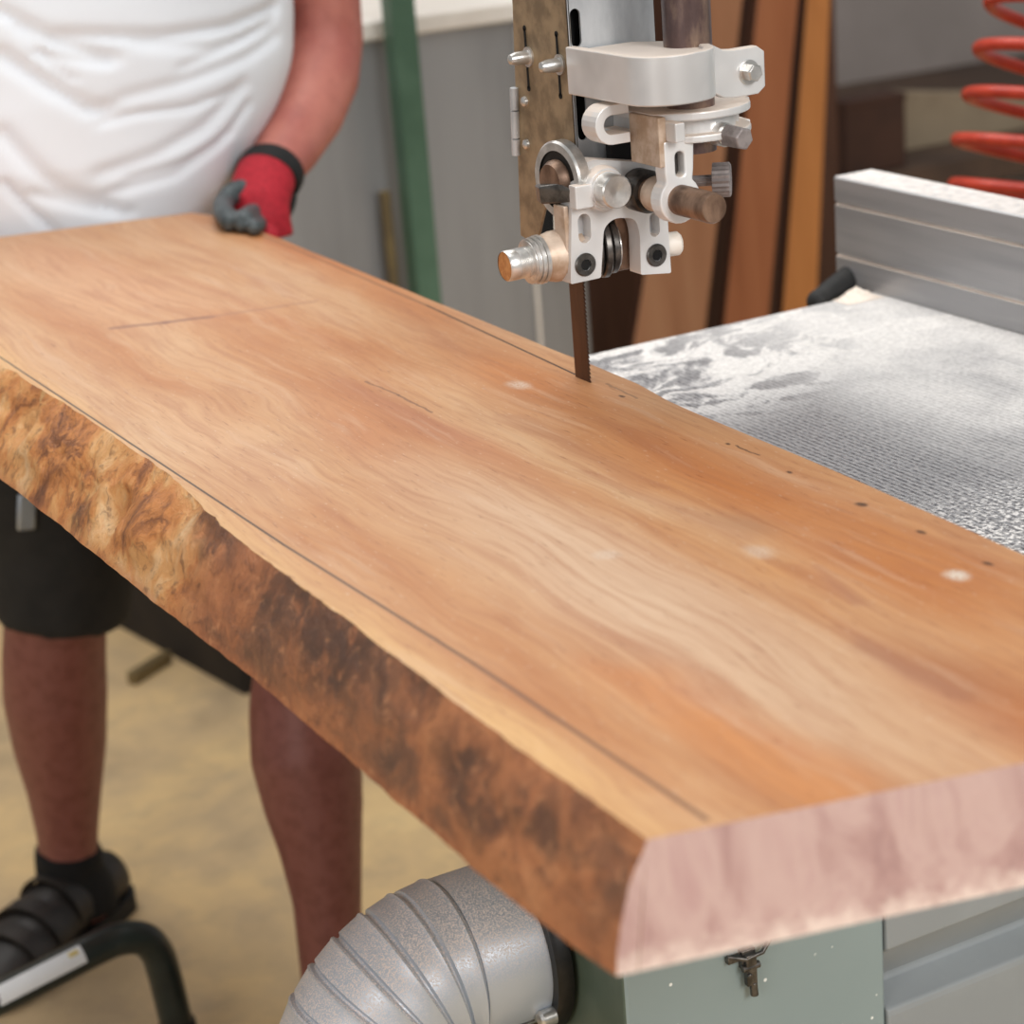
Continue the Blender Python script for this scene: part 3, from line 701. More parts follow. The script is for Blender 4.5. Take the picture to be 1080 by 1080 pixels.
# white plastic stud on the right
q = aty(704, 258, AY+.01); b = MB(); b.lathe(q, (1, -.2, 0), [(-.004, .009), (.008, .009), (.010, .007)], 24); b.build('plastic_stud', 'plastic', blk)

# thrust bearing disc on the left with wing
TX = .716
tc = atx(589, 190, TX)
b = MB(); b.lathe(tc, (-1, -.12, 0), [(-.008, .0285), (0, .0285), (.0016, .027), (.0016, .0215)], 48, cap=False); th = b.build('thrust_disc_rim', 'steel', saw, label='bright rim of the thrust bearing')
b = MB(); b.lathe(tc, (-1, -.12, 0), [(-.008, .026), (.0004, .0262), (.0004, .012)], 48); b.build('thrust_disc', 'blackm', th, label='black bearing seal')
b = MB(); b.lathe(tc, (-1, -.12, 0), [(-.002, .0155), (.004, .0150), (.008, .0125), (.008, .009)], 36); b.build('bearing_hub', 'rust', th)
pw = [aty(568, 197, 1.325), aty(590, 194, 1.305), aty(604, 200, 1.292), aty(606, 213, 1.292), aty(592, 215, 1.305), aty(571, 216, 1.325)]
b = MB(); b.prism(pw, (.003, .012, 0)); b.build('wing_clip', 'steel_dark', th, bevel=.0015, smooth=False, label='grey wing shaped clip')
# dark gap and small backing behind the block
b = MB(); b.lohi((GX+.012, yr-.004, zb-.030), (wx1+.010, yr+.02, zb)); b.build('guard_spacer', 'galv', guard, smooth=False)
q = aty(655, 160, yr-.005); b = MB(); b.lohi((q.x-.012, yr-.010, q.z-.012), (q.x+.018, yr-.004, q.z+.008)); b.build('dark_recess', 'slot', guard, smooth=False)

# threaded spindle pointing left
s0 = aty(600, 267, 1.318)
ax = (aty(536, 275, 1.318)-s0).normalized()
ax = Vector((-1, 0, -.01)).normalized()
b = MB()
b.lathe(s0, ax, [(-.006, .0190), (.014, .0188), (.020, .0172), (.0245, .0165)], 40); spn_ = b.build('spindle_body', 'tan', saw, label='tan dusty spindle body')
pr = [(.0235, .0165)]
for k in range(3): pr += [(.0240+k*.0036, .0180-.0007*k), (.0266+k*.0036, .0180-.0007*k), (.0269+k*.0036, .0166-.0007*k), (.0275+k*.0036, .0166-.0007*k)]
pr += [(.0350, .0130)]
b = MB(); b.lathe(s0, ax, pr, 40); b.build('spindle_nut', 'steel', spn_, label='ribbed silver nut')
pr = [(.033, .0112), (.037, .0114)]
for k in range(6): pr += [(.0374+k*.0014, .0106), (.0381+k*.0014, .0114)]
pr += [(.046, .0114), (.0525, .0113), (.0535, .0106)]
b = MB(); b.lathe(s0, ax, pr, 36, cap=False); b.build('spindle_thread', 'steel', spn_, label='threaded silver end')
b = MB(); b.lathe(s0, ax, [(.050, .0104), (.0530, .0107), (.0532, .0055), (.0528, .001)], 36); b.build('spindle_tip', 'orange', spn_, label='orange dusty tip')
# upper carrier that holds post and guard, beside the saw column (out of the picture)
b = MB(); b.lohi((.70, 1.22, 1.62), (1.74, 1.44, 1.78)); b.lohi((1.56, 1.10, .0), (1.80, 1.50, 1.78)); b.build('frame_column', 'paint', saw, bevel=.01, smooth=False)

# ------------------------------------------------------------------ rip fence
b = MB()
fx, fz0, fz1 = 1.22, TAB+.0008, 1.0125
def fence_profile():
    h = fz1-fz0; W = .046; g = .0035
    pts = [(fx, fz0)]
    for (a, c_) in ((.25, .285), (.735, .77)):
        pts += [(fx, fz0+h*a), (fx+g, fz0+h*a+.001), (fx+g, fz0+h*c_-.001), (fx, fz0+h*c_)]
    pts += [(fx, fz1-.0015), (fx+.0015, fz1), (fx+W, fz1), (fx+W, fz0)]
    return pts
fy0, fy1 = .72, 1.6765
b.prism([Vector((x, fy0, z)) for x, z in fence_profile()], (0, fy1-fy0, 0))
fence = b.build('rip_fence', ['fence', 'fence_top', 'alu_side'], org=(fx+.02, 1.2, fz0), smooth=False)
for p in fence.data.polygons:
    c = p.center+fence.location
    if p.normal.z > .9 and c.z > fz1-.003: p.material_index = 1
    elif fx+.0001 < c.x < fx+.004 and c.z < fz1-.004: p.material_index = 2
tag(fence, 'long grey aluminium rip fence standing on the saw table', 'rip fence')
b = MB(); q = aty(868, 312, 1.66)
b.tube([Vector((1.180, 1.652, TAB-.008)), Vector((1.20, 1.657, TAB-.004)), Vector((1.226, 1.660, TAB+.004)), Vector((1.25, 1.660, TAB+.010))], [.012, .0145, .0165, .015], 16); b.ball((1.180, 1.652, TAB-.008), (.0125, .0125, .0125))
b.build('clamp_foot', 'black', fence, label='black clamp foot under the far end of the fence')
# sawdust heap at the far corner
b = MB(); c = Vector((1.205, 1.610, TAB)); R_ = []
gridn = 26
vv = {}
for i in range(gridn+1):
    for j in range(gridn+1):
        u, v = i/gridn*2-1, j/gridn*2-1
        r_ = math.hypot(u, v); h = max(0, 1-r_)**1.1*.012*(1+.5*noise.noise((u*5, v*5, 1)))
        vv[i, j] = b.bm.verts.new((c.x+u*.022-.010, min(1.621, c.y+v*.016), TAB+.0004+h))
for i in range(gridn):
    for j in range(gridn): b.face((vv[i, j], vv[i+1, j], vv[i+1, j+1], vv[i, j+1]))
MAT['sawdust'] = speckle('pale_sawdust', (232, 214, 198), (246, 234, 222), 300, .9, bump=.4)
o = b.build('sawdust_heap', 'sawdust', org=c); tag(o, 'little heap of pale sawdust at the far end of the fence', 'sawdust', kind='stuff')

# ------------------------------------------------------------------ dust hose elbow
el = empty('dust_extraction_elbow', (.5, 1.25, .45))
tag(el, 'ribbed silver metal dust duct elbow below the slab edge', 'dust duct')
EY = 1.293
tcn = aty(487, 1122, EY); Ri = .028; Rt = .0655; Rc = Ri+Rt
# straight part then segmented bend in the XZ plane
b = MB(); cz = tcn.z+Rc
SX = CX-.018
b.lathe((SX, EY, cz), (-1, 0, 0), [(0, Rt*1.0), (.002, Rt), (SX-tcn.x-.003, Rt), (SX-tcn.x, Rt*.985)], 64)
b.build('straight_pipe', 'duct', el)
b = MB(); rings = []
nseg = 11; a_tot = math.radians(96)
def ringat(a, r_):
    cc = Vector((tcn.x-Rc*math.sin(a), EY, tcn.z+Rc*math.cos(a))); rad = Vector((-math.sin(a), 0, math.cos(a)))
    return [cc+rad*r_*math.cos(2*PI*k/64)+Vector((0, 1, 0))*r_*math.sin(2*PI*k/64) for k in range(64)]
step = math.radians(10.5)
for i in range(nseg):
    a0 = step*i
    for (f_, r_) in ((0, .962), (.06, .965), (.11, 1.015), (.17, 1.028), (.26, 1.012), (.6, 1.006), (.92, 1.006), (.97, .97)):
        rings.append(ringat(a0+step*f_, Rt*r_))
rings.append(ringat(step*nseg, Rt*.97))
b.loft(rings)
bend = b.build('ribbed_bend', 'duct', el, label='ribbed bend dusted with sawdust')
b = MB(); a_end = step*nseg; e0 = Vector((tcn.x-Rc*math.sin(a_end), EY, tcn.z+Rc*math.cos(a_end)))
b.tube([e0, e0+Vector((.03, 0, -.12)), e0+Vector((.05, 0, -.24)), Vector((e0.x+.02, EY, .075)), Vector((e0.x-.12, EY, .07)), Vector((e0.x-.6, EY, .07))], Rt*.97, 32); b.build('lower_pipe', 'duct', el)
b = MB(); b.lathe((SX+.013, EY, cz), (-1, 0, 0), [(0, Rt*1.16), (.010, Rt*1.16), (.013, Rt*1.13), (.013, Rt*1.0)], 64); b.build('flange', 'blackm', el, label='black mounting flange')
b = MB()
pf = atx(577, 1073, SX-.006)
b.lathe(Vector((SX, pf.y, pf.z)), (-1, 0, 0), [(0, .007), (.011, .007), (.013, .005)], 16); b.build('flange_screw', 'steel', el)
b = MB(); q = atx(545, 1062, .60)
for k in range(2):
    a = atx(520, 1068, .56); 
ss = [Vector((SX-.012-.05*t, EY-Rt*1.004*math.cos(math.radians(-38)), cz+Rt*1.004*math.sin(math.radians(-38)))) for t in (0, 1)]
b.tube(ss, .0009, 8); b.build('seam', 'steel_dark', el)

# ------------------------------------------------------------------ tube stand bottom left
st = empty('tube_stand', (.40, 2.05, 0))
tag(st, 'bent black steel tube stand with white sticker at the lower left', 'tube stand')
P_ = [aty(-420, 1262, 1.98), aty(-380, 1235, 1.99), aty(0, 1052, 2.08), aty(100, 1001, 2.1), aty(128, 990, 2.102), aty(150, 990, 2.104), aty(164, 1002, 2.105), aty(172, 1022, 2.105), aty(184, 1070, 2.105)]
v_ = (P_[-1]-P_[-2]).normalized()
endp = P_[-1]+v_*((P_[-1].z-.0)/-v_.z)
lft = P_[0].copy(); lft.z = max(lft.z, .03)
pts = [Vector((P_[0].x-.03, P_[0].y, .0)), Vector((P_[1].x-.018, P_[1].y, P_[1].z*.6)), P_[1]+Vector((.02, 0, .002))] + P_[2:] + [endp]
pp = smoothpath(pts, 6)
b = MB(); b.tube(pp, .0195, 20); tubeo = b.build('bent_tube', 'tube', st)
# sticker wrapped on the upper front
A, B = aty(-6, 1047, 2.08), aty(86, 1000, 2.1)
dirv = (B-A).normalized(); u = Vector((0, 0, 1)); u = (u-dirv*u.dot(dirv)).normalized(); v = dirv.cross(u)
if v.y > 0: v = -v
def wrap(t0, t1, a0, a1, r_=.0200):
    c = MB(); ctr0, ctr1 = pp0+dirv*t0, pp0+dirv*t1
    rr = []
    for k in range(9):
        a = a0+(a1-a0)*k/8; rr.append([ctr0+(v*math.cos(a)+u*math.sin(a))*r_, ctr1+(v*math.cos(a)+u*math.sin(a))*r_])
    return c.loft(rr, cap=False, closed=False)
C0, C1 = aty(0, 1052, 2.08), aty(100, 1001, 2.1); dirv = (C1-C0).normalized(); pp0 = C0
u = Vector((0, 0, 1)); u = (u-dirv*u.dot(dirv)).normalized(); v = dirv.cross(u); v = -v if v.y > 0 else v
Ln = (C1-C0).length
wrap(-.03, Ln*.84, .10, 1.25).build('sticker', 'sticker', st, label='white sticker strip on the tube')
MAT['yellow'] = speckle('yellow_print', (206, 186, 118), (220, 200, 130), 60, .5)
wrap(Ln*.70, Ln*.80, .75, 1.05, .0203).build('sticker_mark', 'yellow', st, label='small yellow mark')
b = MB(); b.cyl(endp, endp-v_*.055, .0225, seg=20); b.build('end_cap', 'black', st)
b = MB(); b.cyl((P_[0].x-.03, P_[0].y, 0), (P_[0].x-.028, P_[0].y, .03), .0225, seg=20); b.build('end_cap', 'black', st)

# ------------------------------------------------------------------ person
por = Vector((.68, 2.40, 0))
b = MB()
def limb(b, rows, seg=20):
    # rows: centre, (half width across, half depth)
    rings = []
    n = len(rows)
    for i, (c, (ra, rb)) in enumerate(rows):
        c = Vector(c); t = (Vector(rows[min(i+1, n-1)][0])-Vector(rows[max(i-1, 0)][0])).normalized()
        ax = Vector((1, 0, 0)); ax = (ax-t*ax.dot(t)); ax = ax.normalized() if ax.length > .2 else Vector((0, 1, 0)); ay = t.cross(ax)
        rings.append([c+ax*ra*math.cos(2*PI*k/seg)+ay*rb*math.sin(2*PI*k/seg) for k in range(seg)])
    b.loft(rings)
def P(px, py, y): return aty(px, py, y)
# his right leg (left in the picture)
k = 1.0
legA = [((.59, 2.47, .87), (.08, .085)), ((.58, 2.46, .75), (.084, .09)), ((.572, 2.45, .58), (.074, .078)), (P(58, 655, 2.45), (.064, .066)), (P(57, 690, 2.455), (.0655, .067)), (P(58, 735, 2.465), (.066, .072)),
        (P(63, 785, 2.475), (.060, .066)), (P(68, 835, 2.48), (.048, .053)), (P(71, 880, 2.485), (.040, .045)), (P(73, 915, 2.485), (.038, .044)), ((.546, 2.482, .05), (.040, .050)), ((.546, 2.478, .022), (.038, .05))]
limb(b, legA)
legB = [((.755, 2.43, .87), (.08, .085)), ((.765, 2.34, .75), (.082, .088)), ((.762, 2.20, .56), (.072, .076)), (P(322, 690, 2.10), (.062, .066)), (P(321, 745, 2.08), (.064, .068)), (P(323, 800, 2.06), (.064, .069)),
        (P(331, 850, 2.045), (.057, .062)), (P(339, 900, 2.03), (.047, .052)), (P(345, 950, 2.02), (.040, .045)), (P(347, 990, 2.015), (.037, .043)), ((.722, 2.012, .05), (.040, .05)), ((.722, 2.01, .022), (.038, .05))]
limb(b, legB)
# feet
def foot(b, ank, d, L=.26, w=.046, zt=.0):
    d = Vector(d).normalized(); side = Vector((-d.y, d.x, 0)); a = Vector((ank[0], ank[1], 0))
    rows = [(-.055, .026, .030, .034), (-.035, .034, .040, .042), (.0, .038, .046, .048), (.05, .040, .040, .042), (.10, .044, .032, .034), (.145, .047, .025, .027), (.175, .042, .020, .022), (.195, .026, .016, .017)]
    rings = []
    for (t, ww, hc_, hh) in rows:
        c = a+d*t+Vector((0, 0, hc_)); rings.append([c+Vector((0, 0, .008))+side*ww*.72*math.cos(2*PI*k/18)+Vector((0, 0, 1))*hh*.55*math.sin(2*PI*k/18) for k in range(18)])
    b.loft(rings)
dA, dB = (-.82, -.57, 0), (-.25, -.97, 0)
foot(b, (.548, 2.485), dA); foot(b, (.722, 2.012), dB)
# pelvis and torso
def ell(cx, cy, z, a, bb, n=32): return [Vector((cx+a*math.cos(2*PI*k/n), cy+bb*math.sin(2*PI*k/n), z)) for k in range(n)]
b.loft([ell(.675, 2.455, .86, .14, .09), ell(.67, 2.455, .92, .14, .085), ell(.66, 2.455, 1.0, .14, .085), ell(.685, 2.46, 1.1, .16, .085), ell(.70, 2.46, 1.22, .185, .095), ell(.715, 2.46, 1.34, .19, .11), ell(.72, 2.47, 1.42, .15, .085), ell(.72, 2.47, 1.46, .08, .06)])
# neck and head, looking down at the board
limb(b, [((.72, 2.47, 1.42), (.06, .06)), ((.722, 2.455, 1.50), (.056, .058)), ((.724, 2.44, 1.56), (.055, .06))])
hd = Vector((.725, 2.41, 1.63))
b.ball(hd+Vector((0, .01, .02)), (.076, .094, .10)); b.ball(hd+Vector((0, -.035, -.045)), (.056, .058, .062)); b.ball(hd+Vector((0, -.085, -.075)), (.024, .02, .018))
b.tube([hd+Vector((0, -.085, .02)), hd+Vector((0, -.103, -.018)), hd+Vector((0, -.112, -.032))], [.010, .014, .016], 12)
for sx in (-1, 1):
    b.ball(hd+Vector((sx*.078, .015, -.005)), (.010, .020, .030))
    b.ball(hd+Vector((sx*.032, -.072, .028)), (.026, .016, .010))
b.ball(hd+Vector((0, -.092, -.055)), (.026, .010, .006)); b.ball(hd+Vector((0, -.090, -.065)), (.022, .010, .007))
# his left arm (right in the picture)
sh = Vector((.905, 2.47, 1.39))
armL = [(sh, (.060, .062)), ((.95, 2.475, 1.31), (.060, .062)), (P(338, -8, 2.47), (.053, .056)), (P(340, 40, 2.47), (.0515, .055)), (P(334, 80, 2.455), (.054, .054)), (P(321, 118, 2.43), (.050, .050)), (P(304, 152, 2.39), (.042, .042)), (P(290, 178, 2.345), (.034, .032)), (P(281, 196, 2.315), (.031, .028)), (P(276, 206, 2.30), (.030, .026))]
limb(b, armL)
b.ball(sh+Vector((-.03, 0, .0)), (.07, .075, .07))
# his right arm, off to the left, hand on the far end of the board
shR = Vector((.535, 2.47, 1.39))
armR = [(shR, (.060, .062)), ((.47, 2.475, 1.29), (.056, .058)), ((.43, 2.48, 1.17), (.048, .052)), ((.405, 2.465, 1.10), (.047, .05)), ((.405, 2.43, 1.06), (.046, .046)), ((.415, 2.385, 1.02), (.038, .036)), ((.425, 2.345, .995), (.031, .028)), ((.428, 2.33, .99), (.03, .026))]
limb(b, armR); b.ball(shR+Vector((.03, 0, 0)), (.07, .075, .07))
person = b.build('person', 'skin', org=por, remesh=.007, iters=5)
tag(person, 'person in white T-shirt, black shorts and red glove gripping the far slab corner', 'person')
# hair, eyes
b = MB(); rings = []
b.ball(hd+Vector((0, .022, .035)), (.081, .092, .096)); bmesh.ops.bisect_plane(b.bm, geom=b.bm.verts[:]+b.bm.edges[:]+b.bm.faces[:], plane_co=hd+Vector((0, -.03, .045)), plane_no=Vector((0, -.75, -.66)), clear_outer=True)
b.build('hair', 'hair', person)
MAT['eye'] = speckle('dark_eye', (40, 30, 26), (60, 46, 40), 40, .2)
for sx in (-1, 1):
    b = MB(); b.ball(hd+Vector((sx*.031, -.082, .012)), (.012, .008, .006)); b.build('eye', 'eye', person)

# T-shirt
def fold_lines():
    L_ = []
    raw = [ # (points in the picture), width m, depth m
        ([(0, 12), (60, 45), (110, 60)], .012, .010), ([(60, 36), (160, 38), (240, 28), (300, 8)], .012, .008), ([(35, 55), (70, 62), (108, 66)], .008, .005),
        ([(0, 58), (40, 85), (85, 112), (105, 114)], .014, .012), ([(20, 30), (45, 62), (70, 82)], .009, .006), ([(100, 128), (135, 118), (190, 112), (240, 95)], .008, .005),
        ([(120, 102), (190, 84), (260, 60), (300, 40)], .012, .005), ([(0, 140), (30, 175), (60, 200), (110, 215)], .014, .009), ([(100, 180), (160, 160), (210, 132), (255, 90)], .014, .006),
        ([(110, 200), (180, 182), (230, 150), (262, 110)], .010, .005), ([(0, 192), (30, 222), (58, 246)], .008, .009), ([(30, 202), (80, 215), (130, 222)], .010, .006),
        ([(130, 185), (190, 170), (240, 140)], .008, .004), ([(185, 70), (250, 45), (298, 20)], .010, .004), ([(140, 45), (220, 50), (295, 30)], .012, .004)]
    for pts, w, d in raw: L_.append(([(aty(x, y, 2.34).x, aty(x, y, 2.34).z) for x, y in pts], w, d))
    return L_
FL = fold_lines()
def segd(px, pz_, a, b_):
    ax, az = a; bx, bz = b_; dx, dz = bx-ax, bz-az; L2 = dx*dx+dz*dz
    t = max(0, min(1, ((px-ax)*dx+(pz_-az)*dz)/L2)); ex, ez = px-ax-dx*t, pz_-az-dz*t
    return math.hypot(ex, ez), (dx*ez-dz*ex), t
shz = [.925, .95, 1.01, 1.06, 1.103, 1.17, 1.26, 1.34, 1.40, 1.44]
shr = [.848, .855, .897, .936, .958, .972, .968, .955, .90, .83]
shl = [.475, .47, .462, .458, .455, .455, .46, .475, .53, .61]
rings = []
NZ, NA = 120, 220
for i in range(NZ+1):
    z = .925+(1.44-.925)*i/NZ
    xr, xl = interp(z, shz, shr), interp(z, shz, shl)
    if z < 1.36:  # smooth a little
        xr = (xr+interp(z-.012, shz, shr)+interp(z+.012, shz, shr))/3
    cx, a = (xr+xl)/2, (xr-xl)/2
    fr = interp(z, [.925, .985, 1.03, 1.1, 1.2, 1.35, 1.42, 1.44], [2.330, 2.318, 2.312, 2.315, 2.325, 2.345, 2.38, 2.41])
    bk = interp(z, [.925, 1.1, 1.35, 1.44], [2.575, 2.58, 2.585, 2.545])
    cy, bb = (fr+bk)/2, (bk-fr)/2
    r_ = []
    for k in range(NA):
        t = 2*PI*k/NA; c_, s_ = math.cos(t), math.sin(t)
        x = cx+a*math.copysign(abs(c_)**.85, c_); y = cy+bb*math.copysign(abs(s_)**.85, s_)
        nx, ny = c_/a, s_/bb; nl = math.hypot(nx, ny); nx, ny = nx/nl, ny/nl
        d = .004*noise.noise((x*7, z*9, y*3))
        if s_ < .3:
            for pts, w, dep in FL:
                best = None
                for q in range(len(pts)-1):
                    dd, sd, tt = segd(x, z, pts[q], pts[q+1])
                    if best is None or dd < best[0]: best = (dd, sd)
                dd, sd = best
                if dd < w*3:
                    d += -dep*.85*math.exp(-(dd/(w*.62))**2)
        r_.append(Vector((x+nx*d, y+ny*d, z)))
    rings.append(r_)
b = MB(); b.loft(rings, cap=True)
tshirt = b.build('t_shirt', 'shirt', person, label='white cotton T-shirt')
# sleeves
for (nm, rows) in (('l', [((.86, 2.47, 1.385), (.085, .085)), ((.925, 2.472, 1.335), (.078, .082)), ((.965, 2.475, 1.262), (.074, .078)), ((.978, 2.475, 1.236), (.075, .079))]),
                   ('r', [((.575, 2.47, 1.385), (.085, .085)), ((.505, 2.472, 1.335), (.078, .082)), ((.455, 2.475, 1.262), (.074, .078)), ((.44, 2.475, 1.236), (.075, .079))])):
    c = MB(); limb(c, rows, 28); c.build('sleeve', 'shirt', tshirt)
b = MB(); b.loft([ell(.715, 2.475, 1.43, .14, .08), ell(.718, 2.472, 1.455, .085, .066), ell(.72, 2.47, 1.463, .072, .062)]); b.build('collar', 'shirt', tshirt)

# shorts
b = MB()
b.loft([ell(.675, 2.455, .82, .19, .115), ell(.675, 2.455, .90, .18, .105), ell(.665, 2.455, .955, .16, .10)])
limb(b, [((.580, 2.455, .86), (.105, .115)), ((.574, 2.452, .70), (.100, .105)), (P(62, 560, 2.45), (.092, .098)), (P(66, 615, 2.45), (.089, .093)), (P(66, 652, 2.45), (.084, .090))], 28)
limb(b, [((.765, 2.42, .86), (.105, .115)), ((.765, 2.34, .74), (.100, .105)), ((.762, 2.23, .60), (.092, .10)), ((.758, 2.165, .52), (.088, .096))], 28)
shorts = b.build('shorts', 'shorts', person, remesh=.009, iters=4, label='black work shorts')
q = P(28, 540, 2.352)
b = MB(); b.box(q, (.022, .006, .045), rot('Y', .18)); b.build('buckle', 'buckle', shorts, bevel=.003, label='small silver metal tag')
# socks and shoes
b = MB(); limb(b, [(P(72, 893, 2.485), (.0445, .049)), (P(73, 915, 2.485), (.0445, .050)), ((.546, 2.482, .06), (.050, .058)), ((.546, 2.478, .03), (.050, .060))], 24)
b.build('sock', 'sock', person, remesh=.006, iters=3)
b = MB(); limb(b, [((.722, 2.013, .085), (.042, .048)), ((.722, 2.012, .06), (.048, .056)), ((.722, 2.01, .03), (.048, .058))], 24)
b.build('sock', 'sock', person, remesh=.006, iters=3)
def shoe(ank, d):
    d = Vector(d).normalized(); side = Vector((-d.y, d.x, 0)); a = Vector((ank[0], ank[1], 0))
    rows = [(-.078, .026, .040, .036), (-.060, .041, .044, .042), (-.02, .046, .050, .048), (.03, .048, .052, .050), (.08, .052, .044, .042), (.13, .055, .037, .035), (.175, .052, .032, .030), (.205, .040, .027, .024), (.222, .020, .022, .018)]
    c = MB(); rr = []
    for (t, ww, hc_, hh) in rows:
        cc = a+d*t+Vector((0, 0, hc_)); rr.append([cc+side*ww*math.cos(2*PI*k/22)+Vector((0, 0, 1))*hh*(1 if math.sin(2*PI*k/22) > 0 else .75)*math.sin(2*PI*k/22) for k in range(22)])
    c.loft(rr); sh_ = c.build('shoe', 'shoe', person, sub=1, label='black leather strap shoe')
    c = MB(); o_ = []
    for (t, ww, _, _) in rows: o_.append(a+d*t+side*(ww+.002))
    for (t, ww, _, _) in rows[::-1]: o_.append(a+d*t-side*(ww+.002))
    c.prism([p+Vector((0, 0, .001)) for p in o_], (0, 0, .026)); c.build('sole', 'black', sh_, bevel=.002, smooth=False)
    for t in (.045, .095, .14):
        c = MB(); ww, hc_, hh = interp(t, [r[0] for r in rows], [r[1] for r in rows]), interp(t, [r[0] for r in rows], [r[2] for r in rows]), interp(t, [r[0] for r in rows], [r[3] for r in rows])
        rr = []
        for q_ in (-.013, .013):
            pass
        pts_o = [a+d*t+Vector((0, 0, hc_))+side*(ww+.003)*math.cos(x_)+Vector((0, 0, 1))*(hh+.003)*math.sin(x_) for x_ in [PI*k/14 for k in range(15)]]
        for p in pts_o: rr.append([p-d*.014, p+d*.014, p+d*.014+Vector((0, 0, .004)), p-d*.014+Vector((0, 0, .004))])
        c.loft(rr); c.build('strap', 'shoe', sh_, bevel=.001)
shoe((.548, 2.485), dA); shoe((.722, 2.012), dB)

# glove on his left hand: gripping the far right corner of the slab
W0 = P(281, 192, 2.315); K0 = P(276, 232, 2.262)
b = MB()
# palm
limb(b, [(P(282, 182, 2.325), (.036, .030)), (P(276, 198, 2.298), (.0365, .029)), (P(275, 216, 2.277), (.034, .026)), (P(280, 236, 2.263), (.031, .022)), (P(285, 254, 2.258), (.030, .019))], 22)
KN = P(285, 254, 2.258)
for i in range(4):
    yy = 2.228+.021*i
    f_ = [Vector((KN.x-.010+.002*i, yy+.004, KN.z+.010)), Vector((KN.x-.012, yy, .900)), Vector((.812, yy, .886)), Vector((.780+.004*abs(i-1), yy, .891)), Vector((.752+.008*abs(i-1), yy, .8935))]
    b.tube(smoothpath(f_, 5), [.0115-.003*(k/20) for k in range(21)], 12); b.ball(f_[-1], .0086, 12); b.ball(f_[0], .0125, 12)
b.tube([P(262, 196, 2.296), P(254, 204, 2.284), P(250, 214, 2.272)], [.016, .015, .012], 14)
glove = b.build('glove', 'glove', person, remesh=.0032, iters=3, label='red knitted work glove')
# dark rubber coating: thumb and first finger over the top face
b = MB()
th_ = [P(256, 200, 2.286), P(244, 205, 2.276), P(236, 215, 2.258), atz(236, 225, .984), atz(242, 234, .981)]
b.tube(smoothpath(th_, 5), [.0135-.003*(k/20) for k in range(21)], 14); b.ball(th_[-1], .0105, 14); b.ball(th_[0], .0125, 14)
ix = [P(270, 222, 2.262), P(264, 226, 2.250), atz(258, 231, .982), atz(256, 237, .979)]
b.tube(smoothpath(ix, 5), [.0125-.003*(k/15) for k in range(16)], 12); b.ball(ix[-1], .0093, 12); b.ball(ix[0], .0115, 12)
jx = [P(278, 232, 2.258), P(273, 236, 2.246), atz(268, 240, .979)]
b.tube(smoothpath(jx, 5), [.011-.0025*(k/10) for k in range(11)], 12); b.ball(jx[-1], .0085, 12)
b.build('glove_coating', 'coating', glove, remesh=.0032, iters=3, label='dark grey rubber coated thumb and fingertips')
b = MB(); limb(b, [(P(287, 180, 2.335), (.040, .036)), (P(284, 185, 2.326), (.0405, .0365)), (P(281, 190, 2.318), (.039, .0345))], 28)
b.build('glove_cuff', 'cuff', glove, label='black cuff')
b = MB(); b.tube(smoothpath([P(301, 186, 2.33), P(304, 200, 2.315), P(302, 216, 2.30), P(297, 230, 2.29)], 5), [.008+.003*math.sin(PI*k/15) for k in range(16)], 12); b.build('cuff_tab', 'cuff', glove, label='black wrist tab')
# right glove, off picture
b = MB(); limb(b, [((.424, 2.35, .998), (.034, .030)), ((.432, 2.31, .992), (.040, .024)), ((.436, 2.28, .986), (.040, .018))], 20)
for i, dx in enumerate((-.028, -.009, .010, .029)):
    b.tube([Vector((.436+dx, 2.285, .984)), Vector((.438+dx*1.1, 2.255, .984)), Vector((.438+dx*1.1, 2.225-.004*(i % 3), .980))], [.0095, .009, .0075], 10)
b.tube([Vector((.462, 2.315, .99)), Vector((.485, 2.295, .985)), Vector((.492, 2.272, .981))], [.012, .0105, .008], 10)
b.build('glove', 'glove', person, remesh=.0032, iters=3, label='red knitted work glove')

# ------------------------------------------------------------------ background left: sheet metal cabinet, post, batten
b = MB(); b.lohi((1.0, 3.06, .22), (1.705, 3.55, 1.038)); mc = b.build('metal_cabinet', 'greymetal', org=(1.5, 3.3, 0), bevel=.006, smooth=False)
tag(mc, 'grey sheet metal cabinet behind the person', 'metal cabinet')
b = MB(); b.prism([Vector((1.0, 3.06, 0)), Vector((1.68, 3.06, 0)), Vector((1.68, 3.53, 0)), Vector((.915, 3.53, 0))], (0, 0, .22)); b.build('plinth', 'plinth', mc, smooth=False)  # dark base raised to stand in for shade on the cabinet's lower side
b = MB(); b.lohi((.965, 3.048, 1.032), (1.712, 3.56, 1.062)); b.build('cabinet_top', 'greymetal2', mc, bevel=.004, smooth=False, label='pale top rail of the cabinet')
b = MB(); b.lohi((1.60, 3.054, .14), (1.606, 3.0605, 1.02)); b.lohi((1.635, 3.050, .60), (1.647, 3.061, .72)); b.build('door_seam', 'greymetal2', mc, smooth=False)
pg = [aty(405, 0, 3.0), aty(431, 0, 3.0)]
xa, xb = 1.345, 1.386
b = MB(); b.lohi((xa, 2.97, .005), (xb, 3.01, 1.50)); b.lohi((xa-.003, 2.93, 0), (xb+.05, 3.012, .008)); gp = b.build('post', 'green', org=(1.365, 2.99, 0), bevel=.003, smooth=False)
tag(gp, 'upright green painted steel post in front of the grey cabinet', 'post')
b = MB(); b.lohi((1.322, 3.02, 0), (1.336, 3.036, .80), ); bt = b.build('glint', 'wood_and_glint', org=(1.327, 3.015, 0), bevel=.002, smooth=False)  # solid strip added for the reflection along the post edge
tag(bt, 'narrow ochre batten standing beside the green post', 'glint')
